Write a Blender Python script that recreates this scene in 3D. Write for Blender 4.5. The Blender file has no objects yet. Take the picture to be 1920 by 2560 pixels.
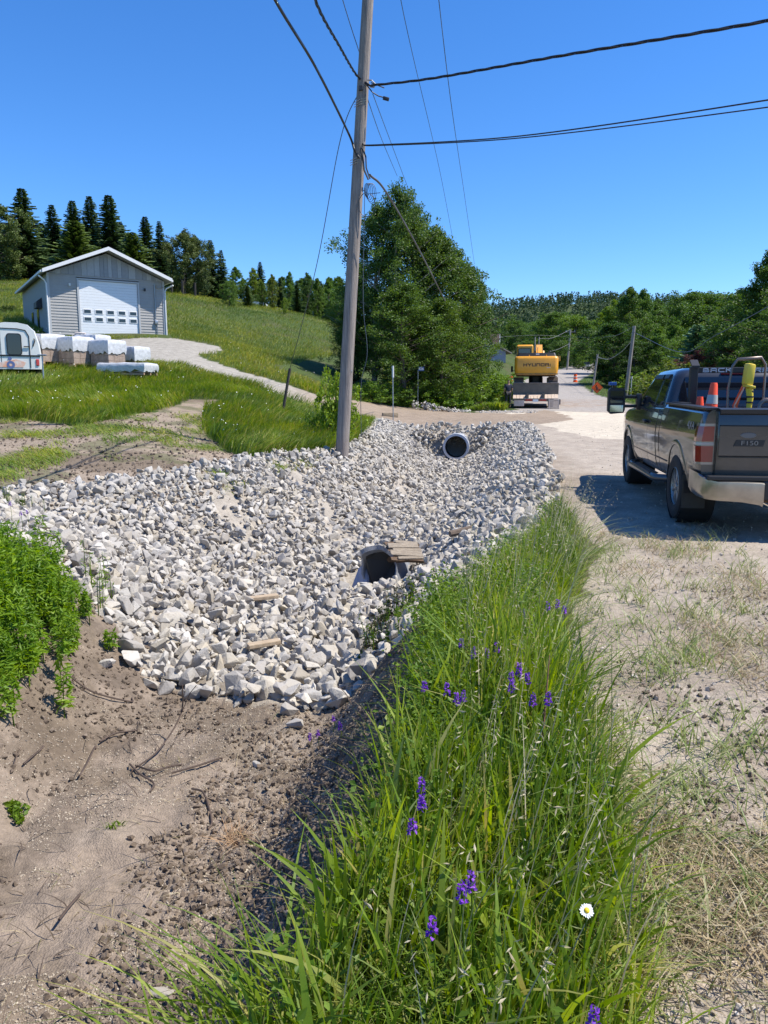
import bpy, bmesh, math, random
import numpy as np
from mathutils import Vector, Matrix
R = math.radians
random.seed(7)
scene = bpy.context.scene
COL = scene.collection
# ---------------------------------------------------------------- camera, sky, sun, exposure
F, CX, CY, HOR, CAMZ = 1900.0, 960.0, 1280.0, 980.0, 1.65
PITCH = math.atan((CY-HOR)/F)
cam_d = bpy.data.cameras.new("camera"); cam = bpy.data.objects.new("camera", cam_d); COL.objects.link(cam)
cam.location = (0, 0, CAMZ); cam.rotation_euler = (R(90)-PITCH, 0, 0)
cam_d.sensor_fit = 'VERTICAL'; cam_d.sensor_height = 36; cam_d.lens = 36*F/2560
cam_d.clip_start = 0.05; cam_d.clip_end = 6000
scene.camera = cam
SUN_EL, SUN_AZ = R(57), R(96)       # azimuth clockwise from +Y
world = bpy.data.worlds.new("World"); scene.world = world; world.use_nodes = True
wn = world.node_tree.nodes; wl = world.node_tree.links
sky = wn.new('ShaderNodeTexSky'); sky.sky_type = 'NISHITA'; sky.sun_disc = False
sky.sun_elevation = SUN_EL; sky.sun_rotation = SUN_AZ
sky.altitude = 300; sky.air_density = 1.0; sky.dust_density = 0.1; sky.ozone_density = 3.5
hs = wn.new('ShaderNodeHueSaturation'); hs.inputs['Saturation'].default_value = 1.25; hs.inputs['Hue'].default_value = 0.50
tint = wn.new('ShaderNodeMix'); tint.data_type = 'RGBA'; tint.blend_type = 'MULTIPLY'; tint.inputs[0].default_value = 1; tint.inputs[7].default_value = (.84, 1.0, 1.24, 1)
wl.new(sky.outputs[0], hs.inputs['Color']); wl.new(hs.outputs[0], tint.inputs[6]); wl.new(tint.outputs[2], wn['Background'].inputs[0])
wn['Background'].inputs[1].default_value = 0.118
sd = bpy.data.lights.new("sun", 'SUN'); sd.energy = 5.0; sd.angle = R(0.5); sd.color = (1.0, 0.94, 0.84)
so = bpy.data.objects.new("sun", sd); COL.objects.link(so)
sdir = Vector((math.sin(SUN_AZ)*math.cos(SUN_EL), math.cos(SUN_AZ)*math.cos(SUN_EL), math.sin(SUN_EL)))
so.rotation_euler = sdir.to_track_quat('Z', 'Y').to_euler()
so.location = (20, -10, 40)
scene.view_settings.view_transform = 'Standard'; scene.view_settings.look = 'None'
scene.view_settings.exposure = 0.55; scene.view_settings.gamma = 1
scene.cycles.max_bounces = 6; scene.cycles.transparent_max_bounces = 6
scene.cycles.use_denoising = True

# ---------------------------------------------------------------- helpers
def P(px, py, d):
    """world point seen at photo pixel (px,py) at forward distance Y=d"""
    u, v = (px-CX)/F, (CY-py)/F
    dy = math.cos(PITCH)+v*math.sin(PITCH); dz = -math.sin(PITCH)+v*math.cos(PITCH)
    t = d/dy
    return Vector((u*t, d, CAMZ+dz*t))

class MB:
    def __init__(s): s.v=[]; s.f=[]; s.n=0
    def add(s, verts, faces):
        b=s.n; s.v.extend([tuple(p) for p in verts]); s.n+=len(verts)
        s.f.extend([tuple(i+b for i in f) for f in faces]); return s
    def box(s, c, size, rot=None, bev=0.0, taper=1.0):
        bm=bmesh.new(); bmesh.ops.create_cube(bm,size=1)
        for v in bm.verts:
            k = taper if v.co.z>0 else 1
            v.co=Vector((v.co.x*size[0]*k,v.co.y*size[1]*k,v.co.z*size[2]))
        if bev>0: bmesh.ops.bevel(bm,geom=bm.edges[:],offset=bev,segments=2,affect='EDGES',profile=.5)
        M=Matrix.Translation(c)
        if rot is not None: M=M@ (rot if isinstance(rot,Matrix) else Matrix.Rotation(rot,4,'Z'))
        bm.verts.index_update()
        s.add([M@v.co for v in bm.verts],[[v.index for v in f.verts] for f in bm.faces]); bm.free(); return s
    def tube(s, pts, r, n=8, caps=True):
        pts=[Vector(p) for p in pts]; rs=r if isinstance(r,(list,tuple)) else [r]*len(pts)
        vs=[]; 
        up=Vector((0,0,1)); 
        d0=(pts[1]-pts[0]).normalized()
        a=d0.cross(up); 
        if a.length<1e-3: a=d0.cross(Vector((0,1,0)))
        a.normalize()
        for i,p in enumerate(pts):
            d=(pts[min(i+1,len(pts)-1)]-pts[max(i-1,0)]).normalized()
            a=(a-d*a.dot(d)); a.normalize(); b=d.cross(a)
            for k in range(n):
                t=2*math.pi*k/n; vs.append(p+(a*math.cos(t)+b*math.sin(t))*rs[i])
        fs=[]
        for i in range(len(pts)-1):
            for k in range(n):
                k2=(k+1)%n; fs.append((i*n+k,i*n+k2,(i+1)*n+k2,(i+1)*n+k))
        if caps: fs.append(tuple(range(n-1,-1,-1))); fs.append(tuple((len(pts)-1)*n+k for k in range(n)))
        return s.add(vs,fs)
    def lathe(s, prof, n=24, M=None, closed=False):
        """prof: (r,z) list, revolved about local Z, transformed by M"""
        M=M or Matrix.Identity(4); vs=[]; fs=[]
        for (r,z) in prof:
            for k in range(n):
                t=2*math.pi*k/n; vs.append(M@Vector((r*math.cos(t),r*math.sin(t),z)))
        m=len(prof)
        for i in range(m if closed else m-1):
            j=(i+1)%m
            for k in range(n):
                k2=(k+1)%n; fs.append((i*n+k,i*n+k2,j*n+k2,j*n+k))
        return s.add(vs,fs)
    def loft(s, rings, cap=True):
        n=len(rings[0]); vs=[p for r in rings for p in r]; fs=[]
        for i in range(len(rings)-1):
            for k in range(n):
                k2=(k+1)%n; fs.append((i*n+k,i*n+k2,(i+1)*n+k2,(i+1)*n+k))
        if cap: fs.append(tuple(range(n-1,-1,-1))); fs.append(tuple((len(rings)-1)*n+k for k in range(n)))
        return s.add(vs,fs)
    def prism(s, poly, vec):
        """poly: 3D points, extruded by vec"""
        n=len(poly); vec=Vector(vec); a=[Vector(p) for p in poly]; b=[p+vec for p in a]
        fs=[tuple(range(n)),tuple(range(2*n-1,n-1,-1))]+[(k,n+k,n+(k+1)%n,(k+1)%n) for k in range(n)]
        return s.add(a+b,fs)
    def build(s, name, mat, parent=None, smooth=None, fix=True):
        me=bpy.data.meshes.new(name); me.from_pydata(s.v,[],s.f); 
        if fix:
            bm=bmesh.new(); bm.from_mesh(me); bmesh.ops.recalc_face_normals(bm,faces=bm.faces); bm.to_mesh(me); bm.free()
        me.update()
        if smooth is not None:
            me.polygons.foreach_set('use_smooth',[True]*len(me.polygons)); me.set_sharp_from_angle(angle=R(smooth))
        o=bpy.data.objects.new(name,me); COL.objects.link(o)
        if mat is not None: me.materials.append(mat)
        if parent is not None: o.parent=parent
        return o

def np_mesh(name, V, Fc, mat, parent=None, smooth=False):
    """V (n,3) float, Fc (m,k) int -> one mesh object"""
    V=np.ascontiguousarray(V,np.float32); Fc=np.ascontiguousarray(Fc,np.int32); m,k=Fc.shape
    me=bpy.data.meshes.new(name); me.vertices.add(len(V)); me.vertices.foreach_set('co',V.ravel())
    me.loops.add(m*k); me.loops.foreach_set('vertex_index',Fc.ravel())
    me.polygons.add(m); me.polygons.foreach_set('loop_start',np.arange(0,m*k,k,dtype=np.int32))
    me.polygons.foreach_set('use_smooth',np.full(m,smooth))
    me.update(calc_edges=True)
    if mat is not None: me.materials.append(mat)
    o=bpy.data.objects.new(name,me); COL.objects.link(o)
    if parent is not None: o.parent=parent
    return o
def tag(o,label=None,cat=None,group=None,kind=None):
    if label: o['label']=label
    if cat: o['category']=cat
    if group: o['group']=group
    if kind: o['kind']=kind
    return o
def empty(name,loc,rz=0,label=None,cat=None,group=None):
    o=bpy.data.objects.new(name,None); COL.objects.link(o); o.location=loc; o.rotation_euler=(0,0,rz)
    o.empty_display_size=.1
    return tag(o,label,cat,group)
def copy_tree(o,parent=None):
    c=o.copy(); COL.objects.link(c); c.parent=parent
    for ch in list(o.children): copy_tree(ch,c)
    return c
def boolean(o, cutter, op='DIFFERENCE'):
    m=o.modifiers.new('b','BOOLEAN'); m.operation=op; m.object=cutter; m.solver='EXACT'
    bpy.context.view_layer.update(); dg=bpy.context.evaluated_depsgraph_get()
    me=bpy.data.meshes.new_from_object(o.evaluated_get(dg)); o.modifiers.remove(m)
    old=o.data; o.data=me; bpy.data.meshes.remove(old)
    c=cutter.data; bpy.data.objects.remove(cutter); bpy.data.meshes.remove(c)

# ---------------------------------------------------------------- materials
def nmat(name):
    m=bpy.data.materials.new(name); m.use_nodes=True; nt=m.node_tree
    return m,nt,nt.nodes['Principled BSDF']
def mat(name,col,rough=.6,metal=0.0,var=.0,scale=6.0,col2=None,bump=0.0,bscale=40.0,coat=0.0,spec=None,stretch=None,detail=6):
    m,nt,b=nmat(name); N=nt.nodes; L=nt.links
    b.inputs['Roughness'].default_value=rough; b.inputs['Metallic'].default_value=metal
    b.inputs['Coat Weight'].default_value=coat
    if coat: b.inputs['Coat Roughness'].default_value=.06
    if spec is not None: b.inputs['Specular IOR Level'].default_value=spec
    c=(*col,1)
    tc=N.new('ShaderNodeTexCoord'); mp=N.new('ShaderNodeMapping'); L.new(tc.outputs['Object'],mp.inputs[0])
    if stretch: mp.inputs['Scale'].default_value=stretch
    if var>0 or col2:
        n=N.new('ShaderNodeTexNoise'); n.inputs['Scale'].default_value=scale; n.inputs['Detail'].default_value=detail
        n.inputs['Roughness'].default_value=.65
        L.new(mp.outputs[0],n.inputs['Vector'])
        r=N.new('ShaderNodeValToRGB'); r.color_ramp.elements[0].position=.33; r.color_ramp.elements[1].position=.68
        c2=col2 or tuple(x*(1-var) for x in col)
        r.color_ramp.elements[0].color=(*c2,1); r.color_ramp.elements[1].color=c
        L.new(n.outputs['Fac'],r.inputs[0]); L.new(r.outputs[0],b.inputs['Base Color'])
    else: b.inputs['Base Color'].default_value=c
    if bump>0:
        n2=N.new('ShaderNodeTexNoise'); n2.inputs['Scale'].default_value=bscale; n2.inputs['Detail'].default_value=4
        L.new(mp.outputs[0],n2.inputs['Vector'])
        bp=N.new('ShaderNodeBump'); bp.inputs['Strength'].default_value=bump; bp.inputs['Distance'].default_value=.02
        L.new(n2.outputs['Fac'],bp.inputs['Height']); L.new(bp.outputs[0],b.inputs['Normal'])
    return m
def leafmat(name,cols,trans=.35,rough=.5,objcol=False,patch=0.0,ptint=(1.45,1.15,.75)):
    """cols: list of linear colours picked per leaf"""
    m,nt,b=nmat(name); N=nt.nodes; L=nt.links
    g=N.new('ShaderNodeNewGeometry'); oi=N.new('ShaderNodeObjectInfo')
    r=N.new('ShaderNodeValToRGB'); r.color_ramp.interpolation='LINEAR'
    e=r.color_ramp.elements
    while len(e)<len(cols): e.new(.5)
    for i,c in enumerate(cols): e[i].position=i/max(1,len(cols)-1); e[i].color=(*c,1)
    L.new(g.outputs['Random Per Island'],r.inputs[0]); src=r.outputs[0]
    if patch:
        nz=N.new('ShaderNodeTexNoise'); nz.inputs['Scale'].default_value=patch; nz.inputs['Detail'].default_value=5; nz.inputs['Roughness'].default_value=.65; L.new(g.outputs['Position'],nz.inputs['Vector'])
        rr=N.new('ShaderNodeValToRGB'); rr.color_ramp.elements[0].position=.36; rr.color_ramp.elements[1].position=.64; rr.color_ramp.elements[0].color=(.62,.72,.66,1); rr.color_ramp.elements[1].color=(*ptint,1)
        L.new(nz.outputs['Fac'],rr.inputs[0]); mp=N.new('ShaderNodeMix'); mp.data_type='RGBA'; mp.blend_type='MULTIPLY'; mp.inputs[0].default_value=1; mp.clamp_result=False
        L.new(src,mp.inputs[6]); L.new(rr.outputs[0],mp.inputs[7]); src=mp.outputs[2]
    if objcol:
        mx=N.new('ShaderNodeMix'); mx.data_type='RGBA'; mx.blend_type='MULTIPLY'; mx.inputs[0].default_value=1
        L.new(src,mx.inputs[6]); L.new(oi.outputs['Color'],mx.inputs[7]); src=mx.outputs[2]
    L.new(src,b.inputs['Base Color']); b.inputs['Roughness'].default_value=rough
    b.inputs['Specular IOR Level'].default_value=.35
    if trans>0:
        t=N.new('ShaderNodeBsdfTranslucent'); ms=N.new('ShaderNodeMixShader'); ms.inputs[0].default_value=trans
        hs=N.new('ShaderNodeHueSaturation'); hs.inputs['Hue'].default_value=.485; hs.inputs['Saturation'].default_value=1.1; hs.inputs['Value'].default_value=1.5
        L.new(src,hs.inputs['Color']); L.new(hs.outputs[0],t.inputs[0])
        L.new(b.outputs[0],ms.inputs[1]); L.new(t.outputs[0],ms.inputs[2]); L.new(ms.outputs[0],N['Material Output'].inputs[0])
    return m

# ---------------------------------------------------------------- value noise
_rs=np.random.RandomState(3); _tab=_rs.rand(256,256)
def vnoise(x,y):
    x=np.asarray(x,float); y=np.asarray(y,float)
    xi=np.floor(x).astype(int); yi=np.floor(y).astype(int); fx=x-xi; fy=y-yi
    fx=fx*fx*(3-2*fx); fy=fy*fy*(3-2*fy)
    a=_tab[xi&255,yi&255]; b=_tab[(xi+1)&255,yi&255]; c=_tab[xi&255,(yi+1)&255]; d=_tab[(xi+1)&255,(yi+1)&255]
    return (a*(1-fx)+b*fx)*(1-fy)+(c*(1-fx)+d*fx)*fy
def fbm(x,y,s,o=4):
    t=0;a=1;w=0
    for i in range(o):
        t=t+a*vnoise(np.asarray(x)*s+17.3*i,np.asarray(y)*s+9.1*i); w+=a; a*=.5; s*=2.13
    return t/w-.5

# ---------------------------------------------------------------- terrain
RY=[-500,8,50,80,115,150,200,300,900]; RZ=[-.3,0,.62,1.4,3.2,5.2,8.2,14,60]
CYs=[-100,0,10,20,32,50,80,115,150,200,300]; CXs=[-9,4.9,5.9,7.4,9.2,13,17.5,24.5,36,52,88]
def road_z(y): return np.interp(y,RY,RZ)
def road_x(y): return np.interp(y,CYs,CXs)
ctl=[]
for x in (-3,1,5,9,14,22):
    for y in (-12,-4,3,9,16,24,31): ctl.append((x,y,float(road_z(y))))
for x in (-12,-8,-5):
    for y in (-12,-4,3,9,14): ctl.append((x,y,.12))
for y in (40,50,65,80,100,115,150,200,300):
    for dx in (-3,4): ctl.append((float(road_x(y))+dx,y,float(road_z(y))))
for (px,py,d) in [(0,1100,18),(300,1085,19),(-500,1090,18),(300,1040,23),(-300,1000,25),(0,1000,26),(50,935,32),(-300,900,33),(300,950,33),(500,985,30),
    (560,955,36),(430,885,40),(250,842,45),(415,846,46),(560,868,46),(100,838,45),(700,965,38),(700,1010,31),(850,1050,30),(860,1018,36),(900,1002,43),(960,1003,47),(1050,1008,49),
    (-200,800,50),(0,770,62),(200,770,62),
    (415,735,85),(600,765,90),(850,815,92),(0,682,105),(250,700,100),(-400,640,105),(700,890,55),(500,815,62),(800,905,55),(700,840,70),
    (1000,965,60),(1150,975,62),(1000,900,95),(1150,925,90),(1260,912,125),(1290,912,130),(1210,965,70),(1190,985,60),
    (1600,992,88),(1750,985,90),(1900,990,60),(2300,990,60),(1700,965,115),(1900,955,85),(2400,940,100),(1600,940,160),(2000,930,180),
    (-900,600,150),(0,640,160),(500,740,150),(900,850,150),(1200,880,190),(0,700,350),(600,840,330),(1100,850,350),(1700,900,300),(2400,880,300),
    (1270,776,900),(1500,757,900),(1700,768,900),(2200,755,900),(900,830,900),(400,850,900),(-600,850,900),(3000,800,900),
    (1300,842,560),(1600,842,560),(1900,850,560),(1000,860,560)]:
    p=P(px,py,d); ctl.append(tuple(p))
for a in range(100,270,25):
    for r,z in ((30,0),(120,-1),(400,-2),(1300,-4)): ctl.append((r*math.cos(R(a+90)) if False else r*math.sin(R(a)),r*math.cos(R(a)),z))
for px in (-2500,-1500,-500,500,1300,2000,3500): 
    p=P(px,800,1500); ctl.append((p.x,p.y,90))
ctl=np.array(ctl)
def warp(x,y):
    r=np.hypot(x,y)+1e-6; k=np.log1p(r/14)/r; return x*k,y*k
_cx,_cy=warp(ctl[:,0],ctl[:,1]); _n=len(ctl)
def _ker(r2): return np.where(r2>1e-12,.5*r2*np.log(r2+1e-12),0)
_K=_ker((_cx[:,None]-_cx)**2+(_cy[:,None]-_cy)**2)+np.eye(_n)*2e-4
_Pm=np.stack([np.ones(_n),_cx,_cy],1)
_A=np.block([[_K,_Pm],[_Pm.T,np.zeros((3,3))]])
_w=np.linalg.solve(_A,np.concatenate([ctl[:,2],np.zeros(3)]))
def tps(x,y):
    wx,wy=warp(x,y); out=_w[_n]+_w[_n+1]*wx+_w[_n+2]*wy
    for i in range(_n): out=out+_w[i]*_ker((wx-_cx[i])**2+(wy-_cy[i])**2)
    return out
DY=[-30,0,1.7,2.4,3.9,5.3,7,9,11,14.5,18,20.5,26,31,33]
XL=[-3.2,-3.2,-3.2,-3.1,-3.1,-3.1,-3.7,-5.0,-6.6,-3.6,-2.5,-1.0,-.4,-.1,0]
XR=[-.9,-.55,-.27,.0,.20,.36,1.1,1.95,2.4,3.0,3.8,4.3,5.0,5.6,5.8]
XB=[-2,-1.7,-1.6,-1.55,-1.4,-1.2,-.95,-.65,-.3,.25,.85,1.25,2.1,2.85,3.1]
ZB=[.7,.75,.75,.8,.85,.9,.95,1.05,1.15,1.2,1.25,1.25,1.3,1.35,1.35]
def sm(t): t=np.clip(t,0,1); return t*t*(3-2*t)
def ditch(x,y):
    """returns depth and lateral coordinate s (0 bottom, 1 lip, >1 outside)"""
    jl=fbm(x,y,.9,2)*.5
    xl,xr,xb,zb=[np.interp(y,DY,a) for a in (XL,XR,XB,ZB)]
    s=np.where(x<xb,(xb-x)/(xb-xl),(x-xb)/(xr-xb))
    fl=np.interp(y,[5,8],[.42,.12]); d=zb*(1-sm((s-fl)/(1-fl)))
    d=d*(1-sm((y-30.6)/1.7))
    c2=.15*y-2.6; d2=.75*np.exp(-((x-c2)/1.1)**2)*sm((y-45)/2)*(1-sm((y-75)/15))
    return np.maximum(d,d2), s
def base_z(x,y):
    z=tps(x,y)
    dr=np.abs(x-road_x(y)); w=1-sm((dr-4.5)/4); w=np.where((y>-80)&(y<260),w,0)
    return z*(1-w)+road_z(y)*w
def micro(x,y):
    r=np.hypot(x,y); d,s=ditch(x,y)
    soil=np.where((s<1.15)&(y<31),1,0); near=np.exp(-r/25)
    dr=x-np.interp(y,DY,XR)
    shoulder=np.where((dr>0)&(x<14),1,0)
    a=fbm(x,y,7,4)*.06*soil+fbm(x+5,y,3.2,3)*.07*soil*(y<8)+fbm(x,y,1.6,3)*.09*(1-shoulder)
    a=a+shoulder*(fbm(x,y,.8,2)*.05+fbm(x,y,9,4)*.04*sm((5.2-x)/3))
    clod=np.maximum(fbm(x,y,5,3)-.04,0)
    lip=np.exp(-((s-.72)/.22)**2)*np.where((x>np.interp(y,DY,XB))&(y<6.5),1,0)
    a=a+clod*.22*lip
    cs=np.where((y<7.5)&(s<1.1),1,0); a=a+cs*(np.abs(fbm(x,y,13,3))*-.09+.012)*sm((fbm(x,y,1.4,2)+.22+.25*(s-.4))*3)
    q=x-.15*y; tb=np.exp(-((q-2.75)/.16)**2)+np.exp(-((q-4.35)/.16)**2); a=a+shoulder*(y>3)*(y<30)*tb*(.009*np.sin(q*90)-.012)
    return a*near
def gz(x,y):
    x=np.asarray(x,float); y=np.asarray(y,float); sh=x.shape
    x=np.atleast_1d(x).ravel(); y=np.atleast_1d(y).ravel()
    d,s=ditch(x,y); z=base_z(x,y)-d+micro(x,y)+fbm(x,y,.06,3)*1.0*np.clip((np.hypot(x,y)-35)/80,0,1.5)*np.clip((np.abs(x-road_x(y))-6)/10,0,1)
    z=z-.42*np.exp(-(((x+.30)/.34)**2+((y-11.0)/.42)**2)**2)
    return z.reshape(sh) if sh else float(z[0])
_ts=1.2*np.power(1.006,np.arange(1180))
def hit(px,py,h=0.0,dmax=None):
    """where the sight line of a photo pixel meets the ground raised by h"""
    u,v=(px-CX)/F,(CY-py)/F
    dy=math.cos(PITCH)+v*math.sin(PITCH); dz=-math.sin(PITCH)+v*math.cos(PITCH)
    X=u/dy*_ts; Z=CAMZ+dz/dy*_ts; g=gz(X,_ts)+h
    k=np.where(Z<g)[0]
    if len(k)==0: i=len(_ts)-1
    else: i=k[0]
    return Vector((X[i],_ts[i],g[i]-h))
def hpoly(pts): return np.array([[p.x,p.y] for p in (hit(*q) for q in pts)])
def inpoly(x,y,poly):
    c=np.zeros(np.shape(x),bool); n=len(poly)
    for i in range(n):
        x1,y1=poly[i]; x2,y2=poly[(i+1)%n]
        if y1==y2: continue
        c^=((y1>y)!=(y2>y))&(x<(x2-x1)*(y-y1)/(y2-y1)+x1)
    return c
SOIL=hpoly([(0,1048),(120,1056),(200,1070),(330,1040),(430,1020),(480,1000),(560,1003),(505,1035),(505,1080),(560,1125),(620,1150),(690,1155),(760,1145),(835,1150)])
SOIL=np.vstack([SOIL,[[-2.0,17],[-3,13],[-7,10],[-14,9],[-14,19]]])
DRIVE=hpoly([(930,1056),(880,1040),(800,1020),(745,1000),(690,985),(620,960),(530,936),(440,912),(365,908),(300,890),(262,852),(420,846),(545,866),(560,880),(490,890),(560,915),(640,942),(700,955),(800,990),(900,1003),(1010,1010),(1100,1022),(1170,1032),(1290,1036)])
DRIVE=np.vstack([DRIVE,[[10,47],[9,36],[6.5,31.5],[3,31.8],[0,31.6]]])
LIME=hpoly([(1255,1035),(1400,1028),(1620,1036),(1620,1100),(1500,1098),(1400,1075)])
# ---------------------------------------------------------------- the ground sheet (one polar grid, split into ground / road / driveway / ditch bed)
front=np.arange(-40,40.01,.16); side=np.concatenate([np.arange(43,180,4),np.arange(-180,-41,4)])
ang=np.sort(np.concatenate([front,side])); nA=len(ang)
rad=np.concatenate([[.12,.3,.5,.7,.9,1.05],1.2*np.power(1.0075,np.arange(0,int(math.log(1500/1.2)/math.log(1.0075))+1))]); nR=len(rad)
AA,RR=np.meshgrid(np.radians(ang),rad); GX=RR*np.sin(AA); GY=RR*np.cos(AA)
gx=GX.ravel(); gy=GY.ravel(); GZ=gz(gx,gy)
def zone_colour(x,y):
    n1=fbm(x,y,.45,4); n2=fbm(x,y,2.6,4); n3=fbm(x,y,11,3); n4=fbm(x,y,.07,3)
    r=np.hypot(x,y); d,s=ditch(x,y)
    jx=x+fbm(x,y,1.3,3)*.9; jy=y+fbm(x+40,y,1.3,3)*.9
    def mix(c,col,w): w=np.clip(w,0,1)[:,None]; return c*(1-w)+np.array(col)*w
    c=np.tile(np.array([.060,.088,.024]),(len(x),1))
    c=mix(c,[.115,.130,.035],sm((fbm(x,y*2.2,.045,4)+.06)*6)*sm((r-45)/25)*(x<0))
    c=mix(c,[.035,.052,.018],sm((n2+.05)*3)*.45)
    c=mix(c,[.10,.09,.05],sm((n1-.02)*6)*.5)
    # right side shoulder and gravel
    xr=np.interp(y,DY,XR); off=jx-xr
    grav=(off>np.where(y>8.5,-.5,.15))&(jx<road_x(y)+4.5)&(y<46)&(y>-30)&~((off<.6)&(y<8.6)&(y>-3))
    grav|=((np.abs(jx-road_x(y))<4.3)&(y>=44)&(y<400))
    shoulder=np.clip((jx-xr)/3.2,0,1)
    c=np.where(grav[:,None],np.array([.365,.31,.25]),c)
    brown=sm((fbm(x,y*.7,.35,3)+.02+(.5-shoulder)*.35)*4)*.8*grav
    c=mix(c,[.27,.22,.17],brown)
    c=mix(c,[.43,.375,.305],grav*sm((n2-.02)*5)*.35)
    c=mix(c,[.33,.30,.27],grav*sm((y-40)/8)*.9)
    c=mix(c,[.29,.21,.15],grav*sm((y-48)/6)*(1-sm((y-62)/6))*sm((n2+.1)*5)*.6)
    lim=inpoly(jx,jy,LIME); c=mix(c,[.56,.49,.385],lim*.9)
    drv=inpoly(jx,jy,DRIVE); c=np.where(drv[:,None],np.array([.30,.235,.175]),c)
    c=mix(c,[.33,.31,.27],drv*sm((-x-2)/4)*.9); c=mix(c,[.22,.17,.125],drv*sm((n2+.02)*5)*.4*(x>-3))
    # disturbed soil in the yard and the cut ditch
    soil=inpoly(jx,jy,SOIL)&~drv; c=np.where(soil[:,None],np.array([.30,.24,.18]),c)
    c=mix(c,[.15,.115,.08],soil*sm((n1+.03)*7)*.75)
    c=mix(c,[.10,.11,.045],soil*sm((fbm(x,y,.8,4)-.03)*12)*.6)
    cut=(s<1.06)&(y<32)
    c=np.where(cut[:,None],np.array([.245,.195,.15]),c)
    c=mix(c,[.135,.105,.08],cut*sm((n2+.04+.25*(s-.55))*5)*.75)
    c=mix(c,[.36,.305,.24],cut*sm((.5-s)*3)*sm((fbm(x,y,.7,3)+.02)*7)*.6*(y<7))
    c=mix(c,[.085,.066,.05],cut*sm((s-.5)/.3)*(x>np.interp(y,DY,XB))*(y<7)*sm((n2+.18)*5)*.85)
    c=mix(c,[.36,.325,.275],cut*(y>np.interp(x,[-3.6,-2.6,-2.1,-1.2,-.55,-.2,.3,.9,1.7],[7.7,7.0,6.4,6.05,5.8,5.9,6.2,7.1,8.7]))*.85)
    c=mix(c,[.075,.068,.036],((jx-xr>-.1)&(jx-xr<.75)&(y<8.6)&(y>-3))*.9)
    for p_,w_ in ((hit(1905,1860),.34),(hit(1770,2010),.28),(hit(1580,1720),.4),(hit(1500,1640),.25)):
        c=mix(c,[.17,.13,.095],sm((w_*.7-np.hypot(x-p_.x,(y-p_.y)*.7)+n2*.8)*4)*.5)
    c=mix(c,[.13,.10,.07],cut*sm((fbm(x+9,y,1.9,4)-.03)*9)*.55*(y<8))
    c=c*(1+.28*n3*np.exp(-r/30))[:,None]*(1+.25*n4)[:,None]
    code=np.zeros(len(x),int)
    code[grav]=1; code[drv]=2; code[cut&(y>4.8)]=3
    return np.clip(c,0.005,.9),code
gcol,gcode=zone_colour(gx,gy)
gm,nt,b=nmat('earth'); N=nt.nodes; L=nt.links
at=N.new('ShaderNodeAttribute'); at.attribute_name='Col'
tc=N.new('ShaderNodeTexCoord')
n1=N.new('ShaderNodeTexNoise'); n1.inputs['Scale'].default_value=26; n1.inputs['Detail'].default_value=8; n1.inputs['Roughness'].default_value=.7
n2=N.new('ShaderNodeTexVoronoi'); n2.inputs['Scale'].default_value=95
n3=N.new('ShaderNodeTexNoise'); n3.inputs['Scale'].default_value=3.1; n3.inputs['Detail'].default_value=6
for n in (n1,n2,n3): L.new(tc.outputs['Object'],n.inputs['Vector'])
rp=N.new('ShaderNodeMapRange'); rp.inputs[1].default_value=.3; rp.inputs[2].default_value=.7; rp.inputs[3].default_value=.72; rp.inputs[4].default_value=1.24
L.new(n1.outputs['Fac'],rp.inputs[0])
rq=N.new('ShaderNodeMapRange'); rq.inputs[1].default_value=.3; rq.inputs[2].default_value=.7; rq.inputs[3].default_value=.84; rq.inputs[4].default_value=1.14
L.new(n3.outputs['Fac'],rq.inputs[0])
m1=N.new('ShaderNodeMath'); m1.operation='MULTIPLY'; L.new(rp.outputs[0],m1.inputs[0]); L.new(rq.outputs[0],m1.inputs[1])
vm=N.new('ShaderNodeVectorMath'); vm.operation='SCALE'; L.new(at.outputs['Color'],vm.inputs[0]); L.new(m1.outputs[0],vm.inputs['Scale'])
L.new(vm.outputs[0],b.inputs['Base Color']); b.inputs['Roughness'].default_value=.95; b.inputs['Specular IOR Level'].default_value=.15
ad=N.new('ShaderNodeMath'); ad.operation='ADD'; L.new(n1.outputs['Fac'],ad.inputs[0]); L.new(n2.outputs['Distance'],ad.inputs[1])
bp=N.new('ShaderNodeBump'); bp.inputs['Strength'].default_value=.42; bp.inputs['Distance'].default_value=.022
L.new(ad.outputs[0],bp.inputs['Height']); L.new(bp.outputs[0],b.inputs['Normal'])
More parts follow.
